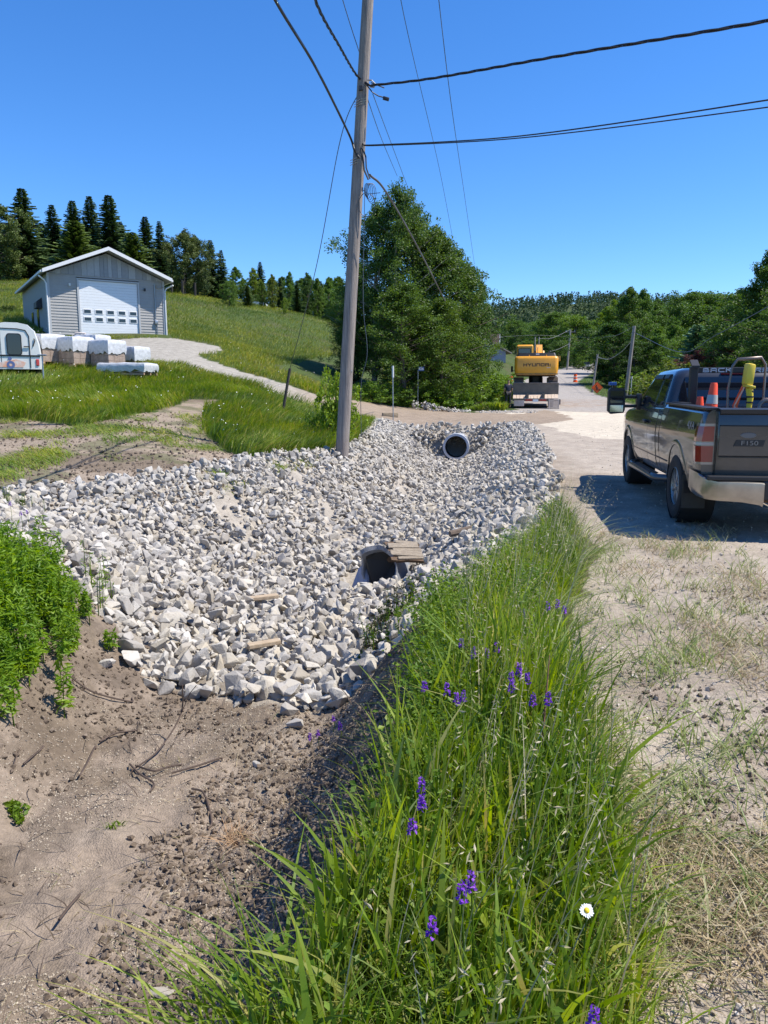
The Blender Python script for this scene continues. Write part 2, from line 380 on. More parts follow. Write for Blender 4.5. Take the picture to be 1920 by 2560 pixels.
def ground_objects():
    i=np.arange((nR-1)*nA); row=i//nA; c0=i%nA; c1=(c0+1)%nA
    q=np.stack([row*nA+c0,row*nA+c1,(row+1)*nA+c1,(row+1)*nA+c0],1)
    fc=gcode[q]; code=np.where((fc==3).sum(1)>=2,3,np.where((fc==2).sum(1)>=2,2,np.where((fc==1).sum(1)>=2,1,0)))
    V=np.stack([gx,gy,GZ],1)
    for k,name,lab in ((0,'ground','grassy ground, bare soil and field rising to the left'),(1,'road','dusty pale gravel road running past the excavator'),
                   (2,'driveway','brown dirt driveway crossing the ditch and climbing to the garage'),(3,'ditch_bed','sandy bed of the roadside ditch under the white stones')):
        f=q[code==k]; u,inv=np.unique(f,return_inverse=True); f2=inv.reshape(f.shape)
        v=V[u]; cc=gcol[u]
        if k==0:
            v=np.vstack([v,[0,0,float(gz(0.,0.))]]); cc=np.vstack([cc,cc[0]])
        o=np_mesh(name,v,f2,gm,smooth=True)
        if k==0:
            bm=bmesh.new(); bm.from_mesh(o.data); bm.verts.ensure_lookup_table(); cv=bm.verts[len(v)-1]
            mp={int(a):j for j,a in enumerate(u)}
            for c in range(nA):
                a,b2=mp.get(c),mp.get((c+1)%nA)
                if a is not None and b2 is not None: bm.faces.new((cv,bm.verts[b2],bm.verts[a]))
            bm.to_mesh(o.data); bm.free()
        ca=o.data.color_attributes.new('Col','FLOAT_COLOR','POINT')
        ca.data.foreach_set('color',np.hstack([cc,np.ones((len(cc),1))]).astype(np.float32).ravel())
        tag(o,lab,name.replace('_',' '),kind='structure')
ground_objects()

# ---------------------------------------------------------------- stones
rng=np.random.RandomState(11)
def stone_proto(seed,npt=15,flat=.7,rnd=0.0):
    r=np.random.RandomState(seed); bm=bmesh.new()
    ax=np.array([1,r.uniform(.62,.95),r.uniform(flat-.18,flat+.1)])
    for _ in range(npt):
        d=r.normal(size=3); d/=np.linalg.norm(d); d=np.sign(d)*np.abs(d)**r.uniform(.75,1)
        bm.verts.new(tuple(d*ax*r.uniform(.86,1.1)))
    h=bmesh.ops.convex_hull(bm,input=bm.verts[:]); 
    for v in [v for v in bm.verts if not v.link_faces]: bm.verts.remove(v)
    if rnd>0: bmesh.ops.bevel(bm,geom=bm.edges[:],offset=rnd,segments=1,affect='EDGES')
    bmesh.ops.triangulate(bm,faces=bm.faces[:]); bm.verts.index_update()
    V=np.array([v.co[:] for v in bm.verts]); Fc=np.array([[v.index for v in f.verts] for f in bm.faces]); bm.free()
    return V,Fc
def rotmats(n,r,tilt=1.0):
    q=r.normal(size=(n,4)); q[:,1:3]*=tilt; q/=np.linalg.norm(q,axis=1)[:,None]
    w,x,y,z=q.T
    return np.stack([1-2*(y*y+z*z),2*(x*y-z*w),2*(x*z+y*w),2*(x*y+z*w),1-2*(x*x+z*z),2*(y*z-x*w),2*(x*z-y*w),2*(y*z+x*w),1-2*(x*x+y*y)],1).reshape(n,3,3)
def scatter(protos,pos,scale,Rm,pick):
    Vs=[];Fs=[];b0=0
    for k,(pv,pf) in enumerate(protos):
        idx=np.where(pick==k)[0]
        if len(idx)==0: continue
        V=np.einsum('nij,vj->nvi',Rm[idx],pv)*scale[idx,None,None]+pos[idx,None,:]
        Fk=pf[None]+(np.arange(len(idx))*len(pv))[:,None,None]+b0
        Vs.append(V.reshape(-1,3)); Fs.append(Fk.reshape(-1,pf.shape[1])); b0+=len(idx)*len(pv)
    return np.vstack(Vs),np.vstack(Fs)
def stonemat(name,cols,bump=.5,dirt=(.27,.22,.165)):
    m,nt,b=nmat(name); N=nt.nodes; L=nt.links
    g=N.new('ShaderNodeNewGeometry'); oi=N.new('ShaderNodeObjectInfo'); ad=N.new('ShaderNodeMath'); ad.operation='ADD'
    fr=N.new('ShaderNodeMath'); fr.operation='FRACT'
    L.new(g.outputs['Random Per Island'],ad.inputs[0]); L.new(oi.outputs['Random'],ad.inputs[1]); L.new(ad.outputs[0],fr.inputs[0])
    r=N.new('ShaderNodeValToRGB'); e=r.color_ramp.elements
    while len(e)<len(cols): e.new(.5)
    for i,c in enumerate(cols): e[i].position=i/(len(cols)-1); e[i].color=(*c,1)
    L.new(fr.outputs[0],r.inputs[0])
    n=N.new('ShaderNodeTexNoise'); n.inputs['Scale'].default_value=22; n.inputs['Detail'].default_value=8; n.inputs['Roughness'].default_value=.7
    L.new(g.outputs['Position'],n.inputs['Vector'])
    mr=N.new('ShaderNodeMapRange'); mr.inputs[1].default_value=.52; mr.inputs[2].default_value=.72; mr.inputs[3].default_value=.06; mr.inputs[4].default_value=.62
    L.new(n.outputs['Fac'],mr.inputs[0])
    mx=N.new('ShaderNodeMix'); mx.data_type='RGBA'; L.new(mr.outputs[0],mx.inputs[0]); L.new(r.outputs[0],mx.inputs[6]); mx.inputs[7].default_value=(*dirt,1)
    L.new(mx.outputs[2],b.inputs['Base Color']); b.inputs['Roughness'].default_value=.9; b.inputs['Specular IOR Level'].default_value=.2
    n5=N.new('ShaderNodeTexNoise'); n5.inputs['Scale'].default_value=60; n5.inputs['Detail'].default_value=6; L.new(g.outputs['Position'],n5.inputs['Vector'])
    bp=N.new('ShaderNodeBump'); bp.inputs['Strength'].default_value=bump; bp.inputs['Distance'].default_value=.012
    L.new(n5.outputs['Fac'],bp.inputs['Height']); L.new(bp.outputs[0],b.inputs['Normal'])
    return m
rockm=stonemat('limestone',[(.49,.46,.41),(.34,.32,.295),(.51,.47,.40),(.25,.235,.22),(.45,.40,.315),(.40,.38,.345),(.55,.52,.47)])
protos=[stone_proto(s,11+s%7,.58,.028) for s in range(16)]
sp=.098
X,Y=np.meshgrid(np.arange(-9,7.2,sp),np.arange(5.2,32.6,sp)); X=X.ravel()+rng.uniform(-.5,.5,X.size)*sp; Y=Y.ravel()+rng.uniform(-.5,.5,Y.size)*sp
D_,S_=ditch(X,Y); jn=fbm(X,Y,1.1,3)
lipw=np.where(X<np.interp(Y,DY,XB),1.08,1.06)+jn*.22
yf=np.interp(X,[-3.6,-2.6,-2.1,-1.2,-.55,-.2,.3,.9,1.7],[7.6,6.9,6.35,6.05,5.85,5.85,6.1,7.0,8.6])+fbm(X,Y,1.7,2)*.7
m=(S_<lipw)&(Y>yf)&(Y<31.9)
# sandy bare streaks on the left bank
bare=np.zeros(len(X),bool)
for (x0,y0,x1,y1,w) in ((-2.1,17.2,-.55,14.0,.5),(-.55,23.2,.55,20.5,.55),(-3.3,14.4,-2.4,12.6,.32)):
    t=np.clip(((X-x0)*(x1-x0)+(Y-y0)*(y1-y0))/((x1-x0)**2+(y1-y0)**2),0,1)
    dd=np.hypot(X-x0-t*(x1-x0),(Y-y0-t*(y1-y0))*.6); bare|=dd<w*(.8+1.4*jn)
m&=~(bare&(rng.rand(len(X))<.68))
HOLE=Vector((-.30,10.85,0)); CUL=Vector((2.85,30.2,0))
m&=~(((X-HOLE.x-.16)/.58)**2+((Y-HOLE.y-.18)/.62)**2<1)
m&=~((np.abs(X-2.85)<.42)&(Y>29.4)&(Y<31.3))
m&=~((Y>29)&(rng.rand(len(X))<.15))
X,Y=X[m],Y[m]
sz=np.clip(rng.lognormal(math.log(.065),.34,len(X)),.028,.145)
sz=np.where((Y<8)&(rng.rand(len(X))<.3),sz*1.15,sz)
Zr=gz(X,Y)+sz*rng.uniform(.05,.62,len(X))
pos=np.stack([X,Y,Zr],1)
# second layer of loose stones
k2=rng.choice(len(X),int(len(X)*.33),replace=False)
p2=pos[k2]+np.stack([rng.uniform(-.05,.05,len(k2)),rng.uniform(-.05,.05,len(k2)),rng.uniform(.045,.10,len(k2))],1)
pos=np.vstack([pos,p2]); sz=np.concatenate([sz,np.clip(rng.lognormal(math.log(.068),.3,len(k2)),.035,.12)])
pick=rng.randint(0,16,len(pos)); Rm=rotmats(len(pos),rng,.75)
app=sz/np.hypot(pos[:,0],pos[:,1])*np.where(np.abs(pos[:,0]/pos[:,1])<.48,1,0)
order=np.argsort(-app); big=order[:285]; rest=order[285:]
V_,F_=scatter(protos,pos[rest],sz[rest],Rm[rest],pick[rest])
o=np_mesh('riprap_stones',V_,F_,rockm); tag(o,'broken grey white limestone lining the far part of the ditch','stones',kind='stuff')
pm=[]
for i,(pv,pf) in enumerate(protos):
    me=bpy.data.meshes.new('stone'); me.from_pydata(pv.tolist(),[],pf.tolist()); me.materials.append(rockm); pm.append(me)
xs=pos[big,0]
for i in big:
    o=bpy.data.objects.new('stone',pm[pick[i]]); COL.objects.link(o)
    o.matrix_world=Matrix.Translation(Vector(pos[i]))@Matrix(Rm[i].tolist()).to_4x4()@Matrix.Scale(float(sz[i]),4)
    tag(o,'angular pale limestone chunk lying in the near end of the stone lined ditch','stone','limestone chunks at the near end of the ditch')
for (px,py,s,lab) in ((738,1822,.105,'lone rounded white stone lying closest to the bare soil, below all the others'),
                      (722,1788,.115,'flat topped pale stone directly behind the lone foremost white stone'),
                      (610,1700,.105,'large squarish pale boulder at the front edge of the stones beside the soil'),
                      (268,1665,.10,'small pale stone at the left end of the front row, beside the green weeds'),
                      (640,1920,.05,'small round brown pebble alone on the bare soil'),(405,2490,.07,'grey stone half buried in soil near the lower left grass')):
    p=hit(px,py); s*=.9; o=bpy.data.objects.new('stone',pm[(px*7)%16]); COL.objects.link(o); o.location=(p.x,p.y,p.z+s*.35); o.scale=(s,s*.9,s*.8); o.rotation_euler=(.2,.1,px)
    tag(o,lab,'stone')
# headwall stones stacked round the far culvert + white heap beyond the driveway
hp=[];hs_=[]
for k in range(260):
    a=rng.uniform(-.2,math.pi+.2); rr=.62+rng.uniform(0,1)**.8*1.5; x=2.85+rr*math.cos(a)*1.4; y=31.0+rng.uniform(-.25,.35)+max(0,rr-1)*.35
    z=-.45+rr*math.sin(a)*.62
    if z<gz(x,y)-.1 : z=gz(x,y)+.03
    if z>.42: continue
    hp.append((x,y,z)); hs_.append(rng.uniform(.08,.15))
hc=hit(1072,1026)
for k in range(150):
    t=rng.uniform(0,1); x=hc.x-.9+3.2*t+rng.normal()*.2; y=hc.y+rng.normal()*.35-.4*t; hp.append((x,y,gz(x,y)+rng.uniform(0,.6)*(1-t)**1.3)); hs_.append(rng.uniform(.06,.13))
for k in range(60):
    p=hit(1200+k*2.4+rng.uniform(-2,2),1030+rng.uniform(-3,3)); hp.append((p.x,p.y,p.z)); hs_.append(rng.uniform(.05,.1))
hp=np.array(hp); hs_=np.array(hs_)
V_,F_=scatter(protos,hp,hs_,rotmats(len(hp),rng),rng.randint(0,16,len(hp)))
tag(np_mesh('rubble_stones',V_,F_,rockm),'white rubble packed around the far culvert mouth and heaped beside the driveway','stones',kind='stuff')
# clods and pebbles
clodm=stonemat('clod_earth',[(.20,.155,.115),(.13,.10,.075),(.25,.20,.155),(.09,.07,.052),(.16,.125,.095),(.11,.085,.065)],.6,(.18,.13,.09))
pebm=stonemat('road_pebble',[(.45,.40,.34),(.34,.29,.23),(.55,.50,.43),(.25,.20,.16)],.4,(.3,.24,.18))
cp=[stone_proto(100+s,11,.7) for s in range(8)]
def zone_scatter(n,px0,px1,py0,py1,cond,smin,smax,matl,name,lab,cat,pw=2.2):
    r=np.random.RandomState(len(name)); pts=[]
    d0=1.6; 
    y=np.exp(r.uniform(math.log(py0),math.log(py1),n)); x=r.uniform(px0,px1,n)*y
    k=cond(x,y); x,y=x[k],y[k]; s=smin+(smax-smin)*r.rand(len(x))**pw
    s=s*(1-.3*np.exp(-y/4)); ps=np.stack([x,y,gz(x,y)+s*.2],1)
    V_,F_=scatter(cp,ps,s,rotmats(len(x),r),r.randint(0,8,len(x)))
    return tag(np_mesh(name,V_,F_,matl),lab,cat,kind='stuff')
def c_soil(x,y):
    d,s=ditch(x,y); n=fbm(x,y,1.2,3)
    return (s<1.15)&(y<yfun(x))&((n+.33*(s-.45))*1.0> -.22+.15*np.random.RandomState(5).rand(len(x)))
def yfun(x): return np.interp(x,[-3.6,-2.6,-2.1,-1.2,-.55,-.2,.6],[8.6,7.5,6.7,6.1,5.9,6.1,6.8])
zone_scatter(95000,-.75,.25,1.5,8,c_soil,.003,.034,clodm,'soil_clods','brown soil clods and grit scattered over the bare ditch floor','soil clods',5.0)
def c_grit(x,y):
    d,s=ditch(x,y); return (s<.75)&(y<yfun(x))&(fbm(x,y,1.5,3)>-.2)
gritm=stonemat('soil_grit',[(.42,.35,.26),(.30,.25,.19),(.50,.44,.35),(.22,.18,.14)],.3,(.25,.2,.15))
zone_scatter(130000,-.75,.1,1.5,7,c_grit,.0018,.010,gritm,'soil_grit','pale grit pressed into the bare ditch floor','grit',2.5)
def c_road(x,y): return (x>np.interp(y,DY,XR)+.9)&(x<14)
zone_scatter(12000,-.1,.62,1.4,30,c_road,.003,.026,pebm,'road_pebbles','small loose pebbles and clods on the dusty gravel shoulder','pebbles',4)
LUMPS=[hit(1905,1860),hit(1770,2010),hit(1620,1710),hit(1500,1640),hit(1850,1500),hit(1580,1760)]
def c_lump(x,y): return np.any([np.hypot(x-p.x,(y-p.y)*.7)<w*(1+2*fbm(x,y,4,2)) for p,w in zip(LUMPS,(.34,.26,.3,.22,.3,.3))],axis=0)
zone_scatter(9000,.1,.62,1.8,8,c_lump,.003,.026,clodm,'shoulder_clods','dark broken clods in small heaps on the gravel shoulder','soil clods',3.5)
def c_yard(x,y): return inpoly(x,y,SOIL)
zone_scatter(14000,-.62,.0,9,25,c_yard,.01,.06,clodm,'yard_clods','clods of turned earth on the scraped ground left of the stones','soil clods',3)
# ---------------------------------------------------------------- grass and weeds
def blades(x,y,h,w,lean,leanaz,nseg=4,seed=0,z=None,curl=1.0):
    """ribbons: arrays per blade; returns V,F"""
    r=np.random.RandomState(seed); n=len(x); z=gz(x,y)-.01 if z is None else z
    az=r.uniform(0,2*np.pi,n); fx,fy=np.cos(az),np.sin(az)
    t=np.linspace(0,1,nseg+1)[None]; 
    hor=(lean[:,None]*t**(1.6*curl))*h[:,None]; up=h[:,None]*(t-.35*np.minimum(lean,1.4)[:,None]*t**2.4)
    cxx=x[:,None]+np.cos(leanaz)[:,None]*hor; cyy=y[:,None]+np.sin(leanaz)[:,None]*hor; cz=z[:,None]+up
    ww=w[:,None]*.5*(1-t**2.2)*(0.55+.9*np.minimum(t*3,1)); ww[:,-1]=w*.02
    A=np.stack([cxx-fx[:,None]*ww,cyy-fy[:,None]*ww,cz],2); B=np.stack([cxx+fx[:,None]*ww,cyy+fy[:,None]*ww,cz],2)
    V=np.stack([A,B],2).reshape(n,-1,3); k=2*(nseg+1)
    f=np.array([[2*i,2*i+1,2*i+3,2*i+2] for i in range(nseg)])
    return V.reshape(-1,3),(f[None]+(np.arange(n)*k)[:,None,None]).reshape(-1,4)
def leaves(c,size,r,asp=.45,up=.4):
    """diamond leaves at centres c (n,3)"""
    n=len(c); size=np.broadcast_to(size,(n,))
    d=r.normal(size=(n,3)); d[:,2]=d[:,2]*.6+up*.3; d/=np.linalg.norm(d,axis=1)[:,None]
    nn=r.normal(size=(n,3)); nn[:,2]+=up*1.6; s=np.cross(d,nn); s/=np.linalg.norm(s,axis=1)[:,None]+1e-9
    nrm=np.cross(s,d)
    a=c-d*size[:,None]*.5; b=c+s*size[:,None]*asp*.5-d*size[:,None]*.05+nrm*size[:,None]*.06; e=c+d*size[:,None]*.5; g=c-s*size[:,None]*asp*.5-d*size[:,None]*.05+nrm*size[:,None]*.06
    V=np.stack([a,b,e,g],1).reshape(-1,3); return V,np.arange(n*4).reshape(n,4)
def join(parts):
    Vs=[];Fs=[];b0=0
    for V,Fc in parts: Vs.append(V); Fs.append(Fc+b0); b0+=len(V)
    return np.vstack(Vs),np.vstack(Fs)
gA=leafmat('grass_blade',[(.12,.21,.022),(.20,.305,.032),(.065,.13,.016),(.27,.36,.055),(.14,.235,.028),(.40,.38,.17)],.45,patch=2.2,ptint=(1.35,1.2,.8))
gB=leafmat('yard_grass_blade',[(.13,.23,.025),(.17,.28,.03),(.10,.19,.022),(.22,.31,.05),(.34,.33,.13)],.35,patch=.8)
gDry=leafmat('dry_straw',[(.42,.34,.19),(.30,.22,.12),(.50,.44,.29),(.22,.16,.09),(.16,.20,.06)],.2,.8)
gField=leafmat('meadow_blade',[(.12,.20,.028),(.17,.25,.04),(.20,.26,.05),(.28,.29,.08),(.14,.22,.032)],.3,patch=.16,ptint=(1.7,1.35,.8))
gWeed=leafmat('weed_leaf',[(.095,.19,.018),(.14,.26,.03),(.065,.14,.014),(.18,.29,.04)],.4,patch=3)
gDark=leafmat('wilted_leaf',[(.06,.055,.025),(.09,.07,.035),(.035,.04,.02),(.08,.11,.03)],.15)
r=np.random.RandomState(21)
# foreground strip between ditch and road
def strip_pts(n,seed,y0=1.0,y1=8.9,wid=1.25,bias=1.0,lo=-.04):
    r=np.random.RandomState(seed); y=y0+(y1-y0)*r.rand(n)**bias; t=lo+(1-lo)*r.rand(n)
    wloc=np.interp(y,[1,2.5,4,6,7.5,8.6,9.2],[.98,.88,.90,.92,.66,.42,.12])*wid/1.25
    x=np.interp(y,DY,XR)+t*wloc
    return x,y,t
x,y,t=strip_pts(13500,1,bias=1.2)
k=(fbm(x,y,1.7,3)*1.6+.26-.55*np.maximum(t-.75,0)*2>r.rand(len(x))*.28)
x,y,t=x[k],y[k],t[k]; n=len(x)
h=(.24+.40*r.rand(n)+.7*fbm(x,y,1.1,3))*(1-.45*np.maximum(t-.6,0)*2)*np.interp(y,[1,2.2,3.5,9],[.55,.8,1,1]); h=h*np.interp(y,[3.5,5,8],[1,.8,.8])*np.where(y>2.9,.42+.72*sm(t/.5),1); h=np.clip(h,.10,1)
w=.004+.012*r.rand(n)**1.8
laz=np.where(r.rand(n)<.45,r.normal(.1,1.0,n)+3*fbm(x,y,1.2,2),r.uniform(-np.pi,np.pi,n)); lean=.08+.8*r.rand(n)**1.8*np.where(t>.8,.7,1)
a=blades(x,y,h,w,lean,laz,6,2)
# broad bright blades near the camera and a clump leaning out over the soil
n2=700; y2=1.5+3.2*r.rand(n2); x2=np.interp(y2,DY,XR)+r.rand(n2)*.85; a2=blades(x2,y2,(.28+.34*r.rand(n2))*np.interp(y2,[1.5,2.5,4],[.8,1,1]),.010+.010*r.rand(n2),.15+.7*r.rand(n2)**1.5,r.uniform(-np.pi,np.pi,n2),6,71)
n3=110; y3=1.65+.3*r.rand(n3); x3=-.62+.35*r.rand(n3)**.8; a3=blades(x3,y3,.18+.30*r.rand(n3),.004+.007*r.rand(n3),.4+.8*r.rand(n3),r.normal(2.9,.7,n3),6,72)
a=join([a,a2,a3])
# fine understorey
x,y,t=strip_pts(15000,5,bias=1.2); n=len(x)
b_=blades(x,y,.10+.22*r.rand(n),.003+.004*r.rand(n),.3+1.2*r.rand(n),r.uniform(-np.pi,np.pi,n),4,6)
V_,F_=join([a,b_]); tag(np_mesh('roadside_grass',V_,F_,gA),'tall green grass on the bank between the ditch and the gravel road','grass',kind='stuff')
# pale lodged grass along the right edge of the strip
n=380; y=2.4+6*r.rand(n); wl_=np.interp(y,[1,2.5,4,6,7.5,8.6],[.95,.85,.82,.92,.80,.5]); x=np.interp(y,DY,XR)+wl_*(.70+.35*r.rand(n))
b1=blades(x,y,.25+.4*r.rand(n),.004+.006*r.rand(n),.7+.8*r.rand(n),r.normal(-.2,1.4,n),5,8)
gP=leafmat('pale_grass_blade',[(.14,.22,.04),(.20,.27,.07),(.26,.30,.11),(.34,.33,.16),(.11,.18,.03)],.35,.4)
tag(np_mesh('lodged_grass',*b1,gP),'pale flattened grass leaning over the gravel along the right edge of the grass bank','grass',kind='stuff')
# seed stems: thin culms with drooping tan spikelets
x,y,t=strip_pts(330,9,bias=1.1,lo=.15); n=len(x); zz=gz(x,y); hh=.55+.38*r.rand(n); hh*=np.interp(y,[1,2.5,4],[.6,.85,1])
lz=r.normal(.2,.8,n); ln=.15+.25*r.rand(n)
st=blades(x,y,hh,np.full(n,.0035),ln,lz,5,10)
sx=[];
tipx=x+np.cos(lz)*ln*hh; tipy=y+np.sin(lz)*ln*hh; tipz=zz+hh*(1-.35*ln)
cs=[];ss=[]
for i in range(n):
    m_=r.randint(5,11)
    for j in range(m_):
        f=1-.035*j*1.0; cs.append((x[i]+(tipx[i]-x[i])*f+r.normal()*.012,y[i]+(tipy[i]-y[i])*f+r.normal()*.012,zz[i]+(tipz[i]-zz[i])*f-.01)); ss.append(r.uniform(.018,.034))
sl=leaves(np.array(cs),np.array(ss),r,.22,-.5)
gS=leafmat('seed_head',[(.40,.33,.20),(.52,.46,.32),(.28,.26,.12),(.20,.24,.08)],.25,.7)
V_,F_=join([(st[0],st[1]),sl]); tag(np_mesh('seeding_grass_stems',V_,F_,gS),'tan seed heads nodding above the roadside grass','grass',kind='stuff')
# leafy vetch and clover in the strip
x,y,t=strip_pts(4200,12,bias=1.1,wid=1.0); cl=[]; cs_=[]
for i in range(len(x)):
    if fbm(x[i],y[i],1.1,2)+.12<r.rand()*.3: continue
    z0=gz(x[i],y[i]); hh=r.uniform(.08,.36)*np.interp(y[i],[1,2.5,4],[.6,.8,1]); 
    for j in range(14):
        cl.append((x[i]+r.normal()*.045,y[i]+r.normal()*.045,z0+hh+r.normal()*.035)); cs_.append(r.uniform(.016,.038))
L1=leaves(np.array(cl),np.array(cs_),r,.5,.8)
# larger leaves close to the camera along the ditch edge
n=1500; y=1.5+4.6*r.rand(n)**1.2; x=np.interp(y,DY,XR)+r.normal(.02,.11,n); z=gz(x,y)+r.uniform(.03,.26,n)
L2=leaves(np.stack([x,y,z],1),r.uniform(.02,.042,n),r,.6,1.0)
V_,F_=join([L1,L2]); tag(np_mesh('vetch_foliage',V_,F_,gWeed),'small leafy vetch and clover filling the roadside grass','weeds',kind='stuff')
# sparse dry grass and green wisps on the shoulder
n=26000; y=np.exp(r.uniform(math.log(1.4),math.log(9.5),n)); x=np.interp(y,DY,XR)+.7+(r.rand(n)**1.3)*np.interp(y,[1.5,5,9],[1.5,1.9,1.6])
k=fbm(x,y,1.3,3)+.06+.16*np.clip((4.0-y)/2.5,0,1)-.05>r.rand(n)*.25; x,y=x[k],y[k]; n=len(x)
b1=blades(x,y,.05+.13*r.rand(n),.003+.003*r.rand(n),.7+1.1*r.rand(n),r.uniform(-np.pi,np.pi,n),3,14)
tag(np_mesh('dry_grass',*b1,gDry),'short dry straw and wisps on the dusty shoulder right of the green grass','dry grass',kind='stuff')
n=3600; cxx=[];cyy=[]
for i in range(150):
    y0=math.exp(r.uniform(math.log(1.8),math.log(8.5))); x0=np.interp(y0,DY,XR)+.85+r.rand()**1.5*1.7
    m_=r.randint(14,40); cxx+=list(x0+r.normal(size=m_)*.07); cyy+=list(y0+r.normal(size=m_)*.07)
x=np.array(cxx); y=np.array(cyy); n=len(x)
b1=blades(x,y,.07+.16*r.rand(n),.003+.004*r.rand(n),.4+.9*r.rand(n),r.uniform(-np.pi,np.pi,n),4,15)
tag(np_mesh('shoulder_tufts',*b1,gP),'scattered green tufts growing in the dusty shoulder','grass',kind='stuff')
n=900; y=np.exp(r.uniform(math.log(1.9),math.log(6.8),n)); x=np.interp(y,DY,XR)-.05-r.rand(n)**1.3*2.6
b1=blades(x,y,.03+.12*r.rand(n)**2,.004+.004*r.rand(n),1.6+.9*r.rand(n),r.uniform(-np.pi,np.pi,n),4,116,z=gz(x,y)+.004)
tag(np_mesh('root_litter',*b1,leafmat('dark_root',[(.07,.05,.038),(.11,.08,.06),(.05,.038,.03),(.16,.12,.08)],0,.9)),'dark broken roots and stems littering the bare soil','litter',kind='stuff')
# straw litter in the soil
n=1300; y=np.exp(r.uniform(math.log(1.9),math.log(6.5),n)); s_=r.rand(n); x=np.interp(y,DY,XR)-.05-s_*1.9
b1=blades(x,y,.02+.07*r.rand(n)**2,.0022+.002*r.rand(n),1.5+.8*r.rand(n),r.uniform(-np.pi,np.pi,n),3,16)
tag(np_mesh('straw_litter',*b1,gDry),'dead straw and roots lying on the dug soil of the ditch','straw',kind='stuff')
# yard grass: tall band around the pole and up the slope
def px_pts(n,px0,px1,d0,d1,seed,pw=1.0):
    r=np.random.RandomState(seed); y=d0+(d1-d0)*r.rand(n)**pw; x=((px0+(px1-px0)*r.rand(n))-CX)/F*y; return x,y
x,y=px_pts(110000,-260,1010,15.5,40,31,1.35)
d,s=ditch(x,y); k=~inpoly(x,y,SOIL)&~inpoly(x+fbm(x,y,1,2)*.6,y,DRIVE)&((s>1.06)|(y>33))&(x<.6)
k&=~((y>32.6)&(x>-1.2))
x,y=x[k],y[k]; n=len(x); hn=fbm(x,y,.5,3)
h=np.clip(.34+.75*hn+.2*r.rand(n),.12,.75)*np.where(y>28,.85,1)
h=np.where((x>-4.7)&(y<26),h*1.25,h)
laz=r.normal(-.3+2.0*fbm(x,y,.35,2)*3,.6,n)
b1=blades(x,y,h,.008+.010*r.rand(n)+y*.00018,.25+.7*r.rand(n),laz,3,32)
tag(np_mesh('yard_grass',*b1,gB),'tall lush grass around the utility pole and across the yard','grass',kind='stuff')
# flattened grass clumps in scraped soil
x,y=px_pts(48000,-200,860,12.5,25,33); k=inpoly(x,y,SOIL)&(fbm(x,y,.7,4)>.015+.08*r.rand(len(x))); x,y=x[k],y[k]; n=len(x)
b1=blades(x,y,.10+.16*r.rand(n),.008+.006*r.rand(n),.8+1.0*r.rand(n),r.normal(3.1,1.0,n),3,34)
tag(np_mesh('flattened_grass',*b1,gB),'trampled grass lying on the scraped soil left of the stones','grass',kind='stuff')
# meadow
x,y=px_pts(170000,-330,1100,36,112,35,1.5); k=~inpoly(x,y,DRIVE)&(x<road_x(y)-12)&~inpoly(x,y,hpoly([(60,835),(110,690),(500,760),(440,850)]) if False else np.array([[-19.2,44],[-12.6,46.3],[-16,56],[-23,52]]))
k&=~((y>44)&(x>-6.5+(y-44)*.12)); x,y=x[k],y[k]; n=len(x)
b1=blades(x,y,(.15+.24*r.rand(n))*(1+.8*fbm(x,y,.2,2)),.012+y*.00025,.3+.6*r.rand(n),r.normal(.0,.9,n),2,36)
tag(np_mesh('meadow_grass',*b1,gField),'hay meadow covering the slope right of and behind the garage','grass',kind='stuff')
# roadside lawns on the far right
x,y=px_pts(26000,1340,2050,52,125,37,1.2); k=(np.abs(x-road_x(y))>4.6)&(x>road_x(y)); x,y=x[k],y[k]; n=len(x)
b1=blades(x,y,.07+.08*r.rand(n),.03+y*.0004,.3+.6*r.rand(n),r.uniform(-3,3,n),2,38)
gLawn=leafmat('lawn_blade',[(.12,.21,.03),(.15,.25,.04),(.10,.17,.03)],.3)
tag(np_mesh('lawn_grass',*b1,gLawn),'mown green lawn beyond the road behind the truck','grass',kind='stuff')
# white daisies and clover dots in yard grass
x,y=px_pts(420,-200,800,19,46,39); k=~inpoly(x,y,SOIL)&~inpoly(x,y,DRIVE)&(x<-2); x,y=x[k],y[k]; c=np.stack([x,y,gz(x,y)+.42],1)
wf=mat('white_petals',(.8,.8,.76),.7)
V_,F_=leaves(c,.045,r,.9,3); tag(np_mesh('white_wildflowers',V_,F_,wf),'tiny white blossoms dotted through the yard grass','flowers',kind='stuff')
# vegetation along the ditch beyond the driveway and left of the excavator
x,y=px_pts(42000,960,1290,45.5,85,41,1.3); k=(x<road_x(y)-4.9)&~((np.abs(x-(.15*y-2.6))<.55)&(y<50)&(y>45)); x,y=x[k],y[k]; n=len(x)
hb=np.clip(.45+1.3*fbm(x,y,.35,3),.2,1.2)
b1=blades(x,y,hb,.03+.03*r.rand(n),.3+.6*r.rand(n),r.uniform(-3,3,n),3,42)
tag(np_mesh('verge_weeds',*b1,gB),'tall weeds and grass between the big trees and the yellow excavator','weeds',kind='stuff')
